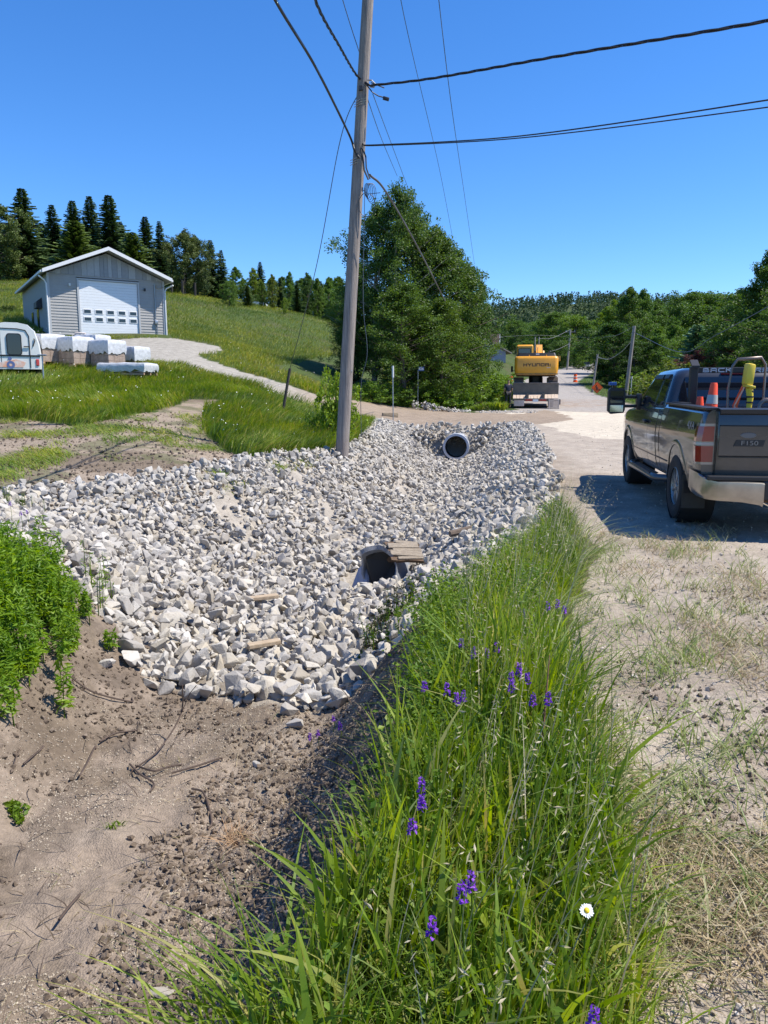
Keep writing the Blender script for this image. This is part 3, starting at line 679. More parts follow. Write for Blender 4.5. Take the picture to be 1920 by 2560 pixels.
# ---------------------------------------------------------------- trees
bark=mat('bark',(.16,.12,.09),.9,var=.5,scale=9,bump=.5,bscale=20)
birchbark=mat('pale_bark',(.34,.31,.27),.9,var=.5,scale=6,bump=.4,bscale=15)
fol=leafmat('foliage',[(.07,.13,.024),(.11,.185,.034),(.05,.095,.018),(.14,.22,.045),(.085,.15,.026)],.35,.5,objcol=True)
needle=leafmat('needles',[(.055,.10,.032),(.08,.135,.042),(.04,.075,.026),(.10,.155,.05)],.15,.6,objcol=True)
def crown_prof(kind,t):
    if kind=='round': return math.sin(math.pi*min(1,(t*.92+.08)))**.55
    if kind=='tall': return (math.sin(math.pi*min(1,t*.85+.12))**.8)*(1-.25*t)
    if kind=='cone': return (1-t)**.75+.05
    if kind=='bush': return math.sqrt(max(0,1-t*t))*.95+.05
def decid(kind,h,w,seed,nl,leaf,base=.15,nb=46,rough=.22,twigs=5,lobes=.5):
    r=np.random.RandomState(seed); tb=MB()
    lx,ly=r.normal()*.03*h,r.normal()*.03*h
    tr=lambda t: Vector((lx*t*t+math.sin(t*5+seed)*.01*h,ly*t*t,h*.93*t))
    if kind!='bush': tb.tube([tr(t) for t in np.linspace(0,1,8)],[h*.017*(1-.85*t)+.01 for t in np.linspace(0,1,8)],7)
    C=[];S=[]
    for i in range(nb):
        t=base+(1-base)*((i+.5)/nb)**.85; tt=(t-base)/(1-base)
        a=i*2.39996+r.normal()*.35; Lb=w*.5*crown_prof(kind,tt)*(1+lobes*(r.rand()-.55))*(1+.35*(vnoise(a*1.3+seed*3,t*4)-.5))
        Lb=max(Lb,.04*w); p0=tr(max(.02,t-.10*(1-tt)-.03)) if kind!='bush' else Vector((0,0,h*.1)); up=.25+.55*tt
        end=tr(t)+Vector((math.cos(a)*Lb,math.sin(a)*Lb,Lb*up*.35+r.normal()*.02*h)) 
        if kind=='bush': end=Vector((math.cos(a)*Lb,math.sin(a)*Lb,h*t*.95))
        mid=p0.lerp(end,.5)+Vector((0,0,-.03*Lb))
        tb.tube([p0,mid,end],[h*.006*(1-.5*tt)+.006,h*.003+.005,.006],4,False)
        for j in range(twigs):
            f=r.uniform(.35,1.05); q=p0.lerp(end,f)+Vector(r.normal(size=3)*Lb*.13)
            C.append(q); S.append((.10+.10*r.rand())*w*.5*(1.15-.4*f)+.02*h*rough)
    if kind!='bush':
        for j in range(10):
            C.append(tr(1)+Vector((r.normal()*.03*w,r.normal()*.03*w,r.uniform(-.05,.07)*h))); S.append(.035*w)
    C=np.array([c[:] for c in C]); S=np.array(S)
    pk=r.choice(len(C),nl,p=S**1.5/np.sum(S**1.5)); off=r.normal(size=(nl,3)); off/=np.linalg.norm(off,axis=1)[:,None]; off*=(r.rand(nl)**.5)[:,None]; off[:,2]*=.7
    c=C[pk]+off*S[pk,None]; c[:,2]=np.maximum(c[:,2],.05)
    V,Fc=leaves(c,leaf*(.7+.6*r.rand(nl)),r,.75,.7)
    return tb,(V,Fc)
def spruce(h,w,seed,nw=34,card=.34,droop=.25,gap=.0,top=.75):
    r=np.random.RandomState(seed); tb=MB(); tb.tube([(0,0,0),(0,0,h*.5),(0,0,h*.98)],[h*.014,h*.009,.02],6)
    Q=[]
    for i in range(nw):
        t=.05+.95*(i/nw)**.92; z=h*t; Rr=w*.5*(1-t)**top*(.8+.4*r.rand())+.05*(1-t); nbm=int(6+5*(1-t)); a0=r.rand()*6.28
        for b in range(nbm):
            a=a0+b*6.283/nbm+r.normal()*.12; rl=Rr*(.55+.75*r.rand()); z=h*t+r.normal()*.012*h*(1-t); dx,dy=math.cos(a),math.sin(a); sx,sy=-dy,dx
            m=max(2,int(rl/(card*.42)))
            for j in range(m):
                f=(j+.7)/m; rr=rl*f; zz=z-rl*droop*f+rl*.10*f*f*2
                for side in (-1,1):
                    wd=card*(1.15-.6*f)*(.8+.5*r.rand())
                    p=np.array((dx*rr,dy*rr,zz+r.normal()*.03*card)); tip=p+np.array((dx*card*.7+sx*side*wd*.75,dy*card*.7+sy*side*wd*.75,-card*(.15+.35*r.rand())))
                    q=p+np.array((dx*card*.75,dy*card*.75,.02)); u=p+np.array((sx*side*wd*.5-dx*card*.1,sy*side*wd*.5-dy*card*.1,-card*(.25+.3*r.rand())))
                    Q.append((p,q,tip,u))
    for j in range(14):
        z=h*(.93+.075*j/14); s=card*.3*(1-j/16); a=r.rand()*6.28; p=np.array((0,0,z)); Q.append((p,p+[math.cos(a)*s,math.sin(a)*s,-s*.3],p+[math.cos(a+.8)*s,math.sin(a+.8)*s,-s*.6],p+[0,0,-s]))
    V=np.array(Q).reshape(-1,3); return tb,(V,np.arange(len(V)).reshape(-1,4))
def make_tree(name,gen,fmat,bmat_,label,cat):
    tb,(V,Fc)=gen; e=empty(name,(0,0,0)); 
    tb.build('trunk',bmat_,e,60,fix=False); np_mesh('crown',V,Fc,fmat,e)
    e['_h']=0.0; del e['_h']; return e
PT={}
def proto(key,name,gen,fmat,bm_,h): PT[key]=[make_tree(name,gen,fmat,bm_,None,None),h,True]
proto('asp1','aspen_tree',decid('tall',15,7.5,1,30000,.15,.16,60,.5,7,.7),fol,birchbark,15)
proto('asp2','aspen_tree',decid('tall',12,7.5,2,26000,.15,.05,56,.5,7,.6),fol,bark,12)
proto('rnd1','broadleaf_tree',decid('round',10,9,3,30000,.17,.10,50,.5,6,.55),fol,bark,10)
proto('rnd2','broadleaf_tree',decid('round',10,8,4,30000,.17,.08,50,.5,6,.7),fol,bark,10)
proto('tal1','broadleaf_tree',decid('tall',14,7,5,32000,.19,.06,56,.5,6,.6),fol,bark,14)
proto('tal2','broadleaf_tree',decid('tall',14,8,6,32000,.19,.08,50,.5,6,.8),fol,bark,14)
proto('bsh1','shrub',decid('bush',2,3,7,7000,.11,.0,40,.5,6,.6),fol,bark,2)
proto('bsh2','shrub',decid('bush',2.4,3,8,7000,.11,.0,40,.5,6,.8),fol,bark,2.4)
proto('spr1','spruce_tree',spruce(14,6.0,11,48,.34),needle,bark,14)
proto('spr2','spruce_tree',spruce(14,5.2,12,44,.34,.32),needle,bark,14)
proto('spr3','spruce_tree',spruce(12,6.4,13,44,.38,.1,0,.6),needle,bark,12)
proto('pin1','pine_tree',decid('round',11,8,14,24000,.22,.12,46,.5,6,.8),needle,bark,11)
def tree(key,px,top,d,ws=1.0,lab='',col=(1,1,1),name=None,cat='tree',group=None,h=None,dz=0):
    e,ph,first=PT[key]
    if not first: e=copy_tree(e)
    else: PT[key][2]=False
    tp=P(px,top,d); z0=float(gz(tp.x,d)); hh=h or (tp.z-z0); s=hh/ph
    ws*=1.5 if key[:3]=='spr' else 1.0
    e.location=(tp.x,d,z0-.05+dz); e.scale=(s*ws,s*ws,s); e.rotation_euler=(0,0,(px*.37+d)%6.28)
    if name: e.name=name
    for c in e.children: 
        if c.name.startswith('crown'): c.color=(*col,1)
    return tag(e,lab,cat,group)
G='row of conifers behind the garage'
DK=(.8,.85,.9); YG=(1.35,1.25,.8)
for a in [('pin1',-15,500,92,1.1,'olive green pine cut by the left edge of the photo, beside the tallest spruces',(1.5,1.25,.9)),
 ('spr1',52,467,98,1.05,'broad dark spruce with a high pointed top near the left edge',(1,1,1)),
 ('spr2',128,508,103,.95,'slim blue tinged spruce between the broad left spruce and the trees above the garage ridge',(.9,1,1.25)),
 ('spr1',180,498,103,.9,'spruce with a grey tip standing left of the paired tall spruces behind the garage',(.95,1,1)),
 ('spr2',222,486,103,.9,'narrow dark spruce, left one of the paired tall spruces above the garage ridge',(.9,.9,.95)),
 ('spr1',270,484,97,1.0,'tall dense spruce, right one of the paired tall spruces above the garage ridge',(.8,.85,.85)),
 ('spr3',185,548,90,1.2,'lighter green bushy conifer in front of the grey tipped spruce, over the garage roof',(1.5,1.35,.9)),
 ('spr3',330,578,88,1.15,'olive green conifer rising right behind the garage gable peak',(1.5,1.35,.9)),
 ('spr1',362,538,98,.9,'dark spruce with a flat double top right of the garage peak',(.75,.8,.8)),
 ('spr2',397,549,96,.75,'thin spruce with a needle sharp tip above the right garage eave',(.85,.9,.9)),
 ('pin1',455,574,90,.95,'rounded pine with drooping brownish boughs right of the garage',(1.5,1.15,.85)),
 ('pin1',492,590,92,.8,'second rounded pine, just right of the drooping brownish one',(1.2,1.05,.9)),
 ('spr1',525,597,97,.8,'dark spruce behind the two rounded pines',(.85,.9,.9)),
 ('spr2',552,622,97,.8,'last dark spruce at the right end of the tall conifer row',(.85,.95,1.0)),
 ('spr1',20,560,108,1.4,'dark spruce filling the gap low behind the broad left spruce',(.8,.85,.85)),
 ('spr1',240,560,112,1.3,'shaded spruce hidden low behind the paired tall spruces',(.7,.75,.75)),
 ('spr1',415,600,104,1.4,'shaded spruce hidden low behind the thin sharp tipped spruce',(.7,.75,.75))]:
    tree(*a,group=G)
G='mixed trees along the far edge of the meadow'
for a in [('rnd1',572,700,84,.85,'small round apple tree with a forked trunk at the meadow edge',(1.1,1.15,1)),
 ('tal1',590,664,112,1.1,'hazy green broadleaf right of the conifer row',(1.1,1.2,1.1)),
 ('tal2',632,668,110,.8,'yellow green birch with a feathery top at the meadow edge',(1.8,1.5,.8)),
 ('spr1',650,652,112,.7,'single spruce poking above the yellow green birch',(.8,.9,1)),
 ('spr3',618,712,90,.9,'bushy cedar just right of the round apple tree',(1.2,1.15,.9)),
 ('tal1',655,700,94,.8,'broadleaf tree with bare lower trunks at the middle of the meadow edge',(1.2,1.15,.85)),
 ('tal2',680,684,93,.7,'olive toned tree standing over the small white roof',(1.5,1.15,.8)),
 ('rnd2',712,742,87,.6,'low bright green bush right of the small white roof',(1.7,1.5,.8)),
 ('tal1',722,676,110,.7,'pointed green larch above the low bright bush',(1.2,1.3,1)),
 ('spr1',742,700,97,.8,'dark spruce between the bright bush and the guy wire',(1,1.1,.9)),
 ('spr2',700,692,108,.8,'small dark conifer peak between the olive tree and the larch',(.8,.9,1)),
 ('tal2',768,680,98,.75,'dark topped pine behind the guy wire',(.75,.85,.8)),
 ('tal1',792,692,96,.8,'feathery larch right of the guy wire',(1.1,1.1,.8)),
 ('tal1',822,688,100,.8,'larch just left of the utility pole',(1.1,1.2,.9)),
 ('rnd2',845,715,92,.9,'leafy tree behind the utility pole at the meadow edge',(1,1.1,.9)),
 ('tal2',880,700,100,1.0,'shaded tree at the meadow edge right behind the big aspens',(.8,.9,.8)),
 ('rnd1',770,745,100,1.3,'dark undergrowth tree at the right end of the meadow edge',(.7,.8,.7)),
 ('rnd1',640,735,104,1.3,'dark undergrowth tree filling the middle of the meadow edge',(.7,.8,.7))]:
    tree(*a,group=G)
G='big trees beside the driveway'
for a in [('asp1',936,486,51,.95,'slim aspen leader left of the tallest aspen, its top level with the cable loops',(0.82,0.90,0.82)),('asp1',1042,486,50.5,.9,'slim aspen leader right of the tallest aspen',(0.86,0.90,0.78)),('asp1',985,440,50,.8,'tallest aspen with several upright leafy leaders, right of the utility pole',(0.82,0.86,0.82)),
 ('asp1',890,650,53,1.0,'aspen partly hidden behind the utility pole',(0.78,0.86,0.90)),
 ('asp2',1085,545,52,1.0,'aspen shouldering the tallest one on its right',(0.82,0.82,0.74)),
 ('asp2',1130,598,53,1.0,'broad dark tree with a flat rounded top in the middle of the clump',(0.70,0.78,0.70)),
 ('asp2',1172,640,54,.72,'right hand tree of the clump with an arching crown',(0.74,0.82,0.74)),
 ('asp2',1010,690,46.5,1.25,'low spreading tree in front of the tallest aspen',(0.86,0.90,0.78)),
 ('asp2',1105,730,47.5,1.25,'dense front tree in the clump, low over the house number sign',(0.90,0.90,0.70)),
 ('asp2',1140,755,51,1.0,'low leafy tree at the right foot of the clump toward the house',(0.90,0.94,0.74)),
 ('asp2',880,760,51,1.15,'low dark tree just right of the utility pole foot',(0.70,0.78,0.74)),
 ('asp2',1206,690,60,.42,'slender open branched tree leaning out at the right edge of the clump',(0.90,0.94,0.82))]:
    tree(*a,group=G)

G='shrubs at the foot of the big trees'
for i,(px,top,d,ws,lab) in enumerate([(870,955,43.5,1.3,'leafy shrub just right of the utility pole behind the driveway'),(925,948,44.5,1.4,'bright fern like shrub behind the steel stake'),
 (985,950,45.5,1.3,'shrub between the steel stake and the house number sign'),(1085,950,47,1.3,'shrub right of the house number sign above the white rubble'),
 (1140,965,47,1.2,'low shrub at the edge of the dug ditch beyond the driveway'),(1185,918,60,1.1,'shrub below the grey house, nearest the big trees'),
 (1225,918,62,1.1,'bright shrub below the grey house'),(1262,928,66,1.1,'shrub between the grey house and the excavator'),(1150,890,56,1.2,'tall shrub merging into the right foot of the big trees'),
 (1120,925,50,1.3,'rounded shrub in shade under the big trees'),(1205,950,52,1.1,'weedy shrub left of the standing worker'),(1240,935,58,1.0,'small shrub directly left of the standing worker')]):
    tree('bsh1' if i%2 else 'bsh2',px,top,d,ws,lab,(1.35,1.4,.9) if i%3 else (1.6,1.55,.9),name='shrub',cat='shrub',group=G)
tree('bsh1',838,905,22.5,.42,'young sapling with bright yellow green leaves hugging the utility pole',(2.2,1.9,.8),name='sapling',cat='sapling')
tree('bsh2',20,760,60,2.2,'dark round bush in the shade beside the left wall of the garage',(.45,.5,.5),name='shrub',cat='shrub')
G='broadleaf trees beyond the road'
for a in [('rnd1',1290,800,230,1.2,'rounded tree above the grey house',(.9,1,.9)),('rnd2',1345,800,240,1.3,'dull green tree behind the excavator cab',(1,1.1,.9)),
 ('rnd1',1395,780,210,1.4,'dome shaped dark tree above the excavator mirror',(.85,.95,.8)),('rnd2',1440,785,200,1.2,'dome shaped light topped tree left of the far utility pole top',(1.3,1.3,.9)),
 ('tal1',1475,800,185,1.0,'mid green tree right of the far utility pole',(1,1.1,.8)),('rnd1',1400,850,190,1.3,'low dark trees mass right of the boom',(.75,.85,.75)),
 ('rnd2',1450,855,178,1.2,'low bushy tree where the road disappears',(1,1.1,.9)),('rnd1',1320,850,205,1.6,'low tree between the house and the boom',(.9,1,.9)),
 ('tal1',1515,762,150,1.0,'light green ash left of the tallest poplar',(1.5,1.45,.8)),('tal2',1540,748,145,1.0,'pale feathery ash touching the tallest poplar',(1.5,1.4,.8)),
 ('tal1',1572,712,128,.85,'tallest poplar beyond the road with a twin peak',(.95,1,.85)),('tal2',1612,722,132,.9,'poplar forming the right peak beside the tallest one',(.95,1.05,.9)),
 ('tal1',1648,742,140,.9,'mid green tree stepping down right of the poplars',(.85,.95,.8)),('rnd2',1690,752,165,1.0,'dark round tree on the skyline between poplar and maple',(.8,.9,.8)),
 ('rnd1',1728,728,150,1.1,'dark maple with a domed crown, left of a matching dome',(.8,.9,.75)),('rnd1',1770,728,150,1.1,'dark maple with a domed crown, right of a matching dome',(.8,.92,.78)),
 ('tal1',1810,745,120,1.0,'light green tree behind the maples',(1.1,1.15,.8)),('tal2',1850,722,115,1.0,'yellowish topped tree right of the maples',(1.5,1.35,.85)),
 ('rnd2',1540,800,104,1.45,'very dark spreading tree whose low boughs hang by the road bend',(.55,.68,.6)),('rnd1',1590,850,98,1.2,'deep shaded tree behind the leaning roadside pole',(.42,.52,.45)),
 ('tal1',1650,812,98,1.0,'fresh green tree just right of the leaning roadside pole',(1.2,1.25,.8)),('tal2',1692,800,104,1.0,'green tree left of the blue spruce',(1,1.1,.8)),
 ('rnd1',1770,820,86,1.2,'green tree behind the purple leaved plum',(1,1.1,.8)),('rnd2',1840,790,72,1.1,'shaded green tree above the truck roof',(.7,.8,.65)),
 ('tal2',1935,618,56,.9,'tall dark tree rising highest at the right edge of the photo',(.75,.85,.7)),('rnd1',1900,715,62,1.15,'dark leafy tree below the tall one at the right edge',(.7,.82,.65)),
 ('rnd2',1860,860,60,1.1,'low green tree right behind the truck bed rack',(.9,1,.7)),('rnd1',1985,760,50,1.2,'tree cut off by the right edge of the photo',(.7,.8,.7)),
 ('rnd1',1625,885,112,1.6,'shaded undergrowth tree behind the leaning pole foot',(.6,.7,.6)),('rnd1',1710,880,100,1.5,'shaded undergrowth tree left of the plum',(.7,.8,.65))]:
    tree(*a,group=G)
G='back row filling the conifer stand'
for i,px in enumerate(range(-30,560,33)): tree('spr1' if i%3 else 'spr3',px,[600,575,590][i%3]-(20 if px<330 else -35)+max(0,px-400)*.35,110+i%4*3,1.25,'deep shaded conifer standing in the back row of the conifer stand',(1.0,1.0,.95),group=G)
G='back row of trees closing the far meadow edge'
for i,px in enumerate(range(560,900,24)): tree(('tal1','spr2','tal2')[i%3],px,[688,700,694][i%3],112+i%3*4,1.2,'shaded tree standing in the back row of the far meadow edge',(.95,1.0,.85),group=G)
tree('spr3',1745,808,84,1.0,'silvery blue spruce standing over the purple leaved plum',(1.9,2.0,2.9))
tree('rnd2',1760,868,66,1.1,'purple leaved plum tree behind the truck cab',(1.5,.38,1.6),name='plum_tree')
tree('rnd1',1822,862,64,.9,'second purple leaved plum with green showing through, right of the first',(1.3,.5,1.3),name='plum_tree')
G='low bushes beyond the lawn'
for px,top,d,ws,lab in [(1640,925,92,1.6,'clipped light green hedge bush right of the leaning pole'),(1600,928,94,1.5,'clipped light green hedge bush left of the leaning pole'),
  (1665,912,70,1.3,'reddish tinged bush touching the truck windshield'),(1705,895,66,1.4,'pale flowering bush above the truck roof front')]:
    tree('bsh1',px,top,d,ws,lab,(1.5,1.5,.9) if px<1650 else (1.5,1.2,1.0),name='shrub',cat='shrub',group=G)
# wooded hill
hr=np.random.RandomState(77); n=10500
d=np.exp(hr.uniform(math.log(310),math.log(1150),n)); u=hr.uniform(-.32,.75,n); x=u*d
k=~((x<-.02*d)&(d<380)); k&=~(np.abs(x-road_x(np.minimum(d,300)))<7)|(d>300); x,d=x[k],d[k]; n=len(x)
hz=gz(x,d); ht=hr.uniform(8,13,n)*np.where(d>500,1.05,1)
parts_V=[];nl=30
con=hr.rand(n)<.35+.5*(d>600)
t=hr.rand(n,nl); ang_=hr.uniform(0,6.283,(n,nl))
rad_=np.where(con[:,None],(1-t)*.22+.02,np.sqrt(np.maximum(0,1-(2*t-1.1)**2))*.30)*ht[:,None]*(.75+.35*hr.rand(n,nl))
zz=hz[:,None]+ht[:,None]*(.12+.88*t)
c=np.stack([x[:,None]+np.cos(ang_)*rad_,d[:,None]+np.sin(ang_)*rad_,zz],2).reshape(-1,3)
V_,F_=leaves(c,np.repeat(ht,nl)*.17*(.7+.6*hr.rand(n*nl))*np.repeat(np.where(con,.8,1.1),nl),hr,.8,1.2)
hillm=leafmat('hill_foliage',[(.032,.066,.026),(.044,.082,.03),(.025,.052,.022),(.055,.094,.032)],.2,.7)
tag(np_mesh('hillside_woodland',V_,F_,hillm),'dense wooded ridge on the horizon behind the excavator','woodland',kind='stuff')
# ---------------------------------------------------------------- poles, cables
wood=mat('weathered_pole_wood',(.34,.29,.25),.85,col2=(.17,.14,.125),scale=5,stretch=(6,6,.35),bump=.6,bscale=14)
woodL=mat('split_log_wood',(.50,.40,.28),.8,col2=(.34,.25,.16),scale=8,stretch=(1,6,6),bump=.4)
steel=mat('galvanised_steel',(.45,.46,.47),.4,.8,var=.3)
darkst=mat('dark_steel',(.05,.05,.055),.5,.5)
cabm=mat('black_cable',(.018,.018,.022),.5)
wirem=mat('thin_wire',(.10,.12,.15),.5,.3)
def text(name,body,size,m,parent,loc,rot,ext=.004,bold=.0,sx=1.0,align='CENTER'):
    cu=bpy.data.curves.new(name,'FONT'); cu.body=body; cu.size=size; cu.extrude=ext; cu.offset=bold; cu.align_x=align; cu.align_y='CENTER'
    o=bpy.data.objects.new(name,cu); COL.objects.link(o); cu.materials.append(m); o.location=loc; o.rotation_euler=rot; o.scale=(sx,1,1)
    bpy.context.view_layer.update(); me=bpy.data.meshes.new_from_object(o.evaluated_get(bpy.context.evaluated_depsgraph_get()))
    o2=bpy.data.objects.new(name,me); COL.objects.link(o2); o2.location=loc; o2.rotation_euler=rot; o2.scale=(sx,1,1); bpy.data.objects.remove(o)
    if parent: o2.parent=parent
    return o2
def wobble_cyl(mb,p0,p1,r0,r1,n=16,m=14,seed=1):
    r=np.random.RandomState(seed); rings=[]; k=1+.035*r.normal(size=n)
    for i in range(m+1):
        t=i/m; c=Vector(p0).lerp(Vector(p1),t); rr=r0+(r1-r0)*t
        rings.append([c+Vector((math.cos(6.283*j/n),math.sin(6.283*j/n),0))*rr*k[j]*(1+.012*r.normal()) for j in range(n)])
    return mb.loft(rings)
PB=hit(850,1132); PB.y=19.6; PB.x=P(852,1130,19.6).x; PB.z=gz(PB.x,PB.y)-.3
def pole_at(py,d=19.6): # centre of main pole seen at photo row py
    px=np.interp(py,[-900,0,200,360,1130],[972,917,906,893,852]); return P(px,py,d)
pe=empty('utility_pole',(0,0,0),0,'tall weathered grey wooden utility pole standing at the ditch edge','utility pole')
mb=MB(); top=pole_at(-560); wobble_cyl(mb,PB,top,.165,.115); mb.build('shaft',wood,pe,40)
mb=MB()
for k in range(3):
    a=pole_at(260+k*6); mb.tube([a+Vector((-.14,-.10,0)),a+Vector((0,-.155,.05)),a+Vector((.14,-.10,.10))],.008,5)
for k in range(3):
    a=pole_at(405+k*6); mb.tube([a+Vector((-.14,-.10,0)),a+Vector((0,-.16,.05)),a+Vector((.14,-.10,.10))],.008,5)
mb.build('wire_wrap',steel,pe)
MB().box(pole_at(226)+Vector((-.01,-.15,0)),(.09,.05,.11),bev=.01).build('bolt_plate',darkst,pe)
MB().box(pole_at(928)+Vector((.14,-.06,0)),(.09,.06,.05),bev=.01).build('conduit_clamp',steel,pe)
a=pole_at(205)+Vector((.13,-.12,0)); MB().tube([a,a+Vector((.10,-.03,-.02)),a+Vector((.19,-.03,-.10)),a+Vector((.15,-.02,-.17)),a+Vector((.06,0,-.15))],.018,6).build('hanger_clamp',steel,pe)
a=pole_at(375)+Vector((.12,-.12,0))
mb=MB(); r=np.random.RandomState(4)
mb.tube([a+Vector((-.02,0,.0)),a+Vector((.03,-.02,-.25)),a+Vector((.06,-.02,-.5)),a+Vector((.16,-.03,-.72))],.022,6)
mb.tube([a+Vector((.02,0,.02)),a+Vector((.10,-.03,-.2)),a+Vector((.11,-.02,-.45)),a+Vector((.20,-.03,-.70))],.018,6)
for k in range(5):
    c=a+Vector((.12+.03*k,-.03,-.80)); mb.tube([c+Vector((.06*math.sin(t)*(1+.2*k)+.0,0,-.16*(1-math.cos(t))*(1+.12*k))) for t in np.linspace(0,6.1,12)],.007,5)
c=a+Vector((.12,-.03,-1.02)); mb.tube([c+Vector((.20*math.sin(t),0,-.28*(1-math.cos(t)))) for t in np.linspace(.5,6.0,16)],.009,5)
mb.tube([a+Vector((.02,-.02,-.95)),a+Vector((.14,-.02,-1.05)),a+Vector((.45,-.02,-1.02))],.008,5)
mb.build('cable_slack_loops',cabm,pe,60)
a=pole_at(218)+Vector((.12,-.12,0)); mb=MB(); mb.tube([a,a+Vector((.14,0,-.16)),a+Vector((.28,0,-.24)),a+Vector((.40,0,-.27))],.014,6); mb.box(a+Vector((.46,0,-.30)),(.15,.06,.075),Matrix.Rotation(.25,4,'Y'),.01)
mb.tube([a+Vector((.1,0,.06)),a+Vector((.42,0,-.06))],.013,6); mb.build('cut_cable_end',cabm,pe,40)
def catmull(pts,m=10):
    pts=[Vector(p) for p in pts]; 
    if len(pts)==2: return [pts[0].lerp(pts[1],i/m) for i in range(m+1)]
    q=[pts[0]*2-pts[1]]+pts+[pts[-1]*2-pts[-2]]; out=[]
    for i in range(1,len(q)-2):
        for k in range(m):
            t=k/m; a,b,c,d=q[i-1],q[i],q[i+1],q[i+2]
            out.append(.5*((2*b)+(c-a)*t+(2*a-5*b+4*c-d)*t*t+(3*b-a-3*c+d)*t**3))
    out.append(pts[-1]); return out
def cable(name,pts,r,label,cat='cable',m=cabm,strands=1,pitch=1.0,group=None):
    c=catmull(pts,12 if strands==1 else 60); mb=MB()
    if strands==1: mb.tube(c,r,6,False)
    else:
        L=0; acc=[0]
        for i in range(1,len(c)): L+=(c[i]-c[i-1]).length; acc.append(L)
        for s in range(strands):
            o=[]
            for i,p in enumerate(c):
                d=(c[min(i+1,len(c)-1)]-c[max(i-1,0)]).normalized(); a=d.cross(Vector((0,0,1))).normalized(); b=d.cross(a)
                t=acc[i]/pitch*6.283+6.283*s/strands; o.append(p+(a*math.cos(t)+b*math.sin(t))*r*1.25)
            mb.tube(o,r,5,False)
    return tag(mb.build(name,m,None,60,fix=False),label,cat,group)
cable('overhead_cable',[P(560,-260,9.5),P(688,0,12.2),P(790,170,15),P(872,335,19),P(886,375,19.4),P(898,395,19.45)],.027,'thick black cable coming down from the upper left to the near pole')
cable('overhead_cable',[P(740,-200,11),P(788,0,13.5),P(850,118,16.5),P(893,190,19.3),P(925,214,19.4)],.013,'twisted black cable from the top left to the near pole upper hook',strands=3,pitch=1.3)
cable('overhead_cable',[P(925,214,19.4),P(1080,196,18.2),P(1400,140,15.6),P(1920,52,12.8),P(2250,-20,11.5)],.0135,'twisted black cable crossing the sky to the right, uppermost of the three',strands=3,pitch=1.5)
cable('overhead_cable',[P(905,358,19.4),P(940,362,19.3),P(1300,340,16.5),P(1920,250,13),P(2250,190,11.5)],.013,'taut black cable below the twisted one, upper strand of the lower right hand pair')
cable('overhead_cable',[P(905,360,19.4),P(945,364,19.3),P(1300,345,16.5),P(1920,268,13),P(2250,215,11.5)],.011,'taut black cable, lower strand of the lower right hand pair')
SB=hit(704,1034); ST=P(725,921,SB.y+.1)
cable('guy_wire',[pole_at(215),P(852,345,20.2),P(790,670,22),ST],.011,'straight guy wire running down left from the pole to the leaning dark stake','wire',wirem)
cable('drop_cable',[pole_at(440)+Vector((.35,-.1,0)),P(965,480,20.5),P(1040,610,26),P(1113,752,36)],.028,'grey cable dropping from the pole tangle into the big trees','cable',mat('grey_cable',(.10,.10,.11),.6))
GW='thin conductors high above the trees'
cable('thin_wire',[P(990,-60,22),P(1030,130,30),P(1100,430,48),P(1140,640,66)],.012,'left wire of the long thin pair dropping from the top edge','wire',wirem,group=GW)
cable('thin_wire',[P(1090,-60,22),P(1128,260,30),P(1160,480,48),P(1186,660,66)],.012,'thin wire dropping from the top edge, right one of the long pair','wire',wirem,group=GW)
cable('thin_wire',[P(918,245,19.6),P(955,350,28),P(993,440,40)],.011,'thin wire leaving the pole below the upper hook toward the aspen tip, nearer the pole','wire',wirem,group=GW)
cable('thin_wire',[P(932,235,21),P(975,350,30),P(1035,510,45)],.011,'thin wire beside the first toward the aspens, further from the pole','wire',wirem,group=GW)
cable('thin_wire',[P(845,-40,18),P(872,50,19),P(898,130,20)],.01,'short thin wire left of the pole top','wire',wirem,group=GW)
cable('thin_wire',[P(912,470,19.3),P(908,750,19.6),P(918,880,19.8),P(903,960,20),P(903,1090,20.3)],.008,'loose thin wire hanging down the right side of the near pole','wire',wirem) 
# stakes
creo=mat('creosote_post',(.055,.045,.038),.85,var=.4,bump=.4)
mb=MB(); wobble_cyl(mb,SB+Vector((0,0,-.2)),ST,.055,.055,10,6,2); tag(mb.build('guy_guard',creo,None,40),'dark leaning post in the tall grass at the foot of the guy wire','post')
q=hit(983,1052); e=empty('marker_stake',q,0,'thin steel stake with a white tip standing at the near side of the driveway','stake')
tpz=P(979,915,q.y).z-q.z
MB().tube([(0,0,-.3),(-.02,0,tpz)],.022,8).build('rod',steel,e,40)
MB().tube([(-.013,0,tpz-.48),(-.02,0,tpz+.01)],.045,10).build('reflective_sleeve',mat('sleeve_white',(.6,.6,.6),.4),e,40)
q=hit(975,1042); mb=MB(); mb.box(q+Vector((0,0,.06)),(.72,.22,.24),.25,.02); tag(mb.build('timber_block',mat('old_timber',(.40,.31,.20),.85,col2=(.2,.15,.1),scale=5,stretch=(1,5,5),bump=.4),None,30),'squared timber block lying at the foot of the steel stake','timber')
# house number sign
q=hit(1045,978); q.y=45.2; q.x=P(1045,960,45.2).x; q.z=gz(q.x,q.y); e=empty('house_number_sign',q,0,'small blue house number plate 426 on a thin post in front of the big trees','sign')
tz=P(1050,917,45.2).z-q.z
MB().tube([(0,0,-.2),(0,0,tz)],.02,6).build('post',steel,e)
blue=mat('sign_blue',(.02,.07,.22),.4); wht=mat('sign_white',(.75,.75,.75),.5)
MB().box((.17,-.03,tz-.12),(.36,.02,.24),bev=.005).build('plate',blue,e); text('digits','426',.2,wht,e,(.17,-.045,tz-.12),(R(90),0,0),.003,.004)
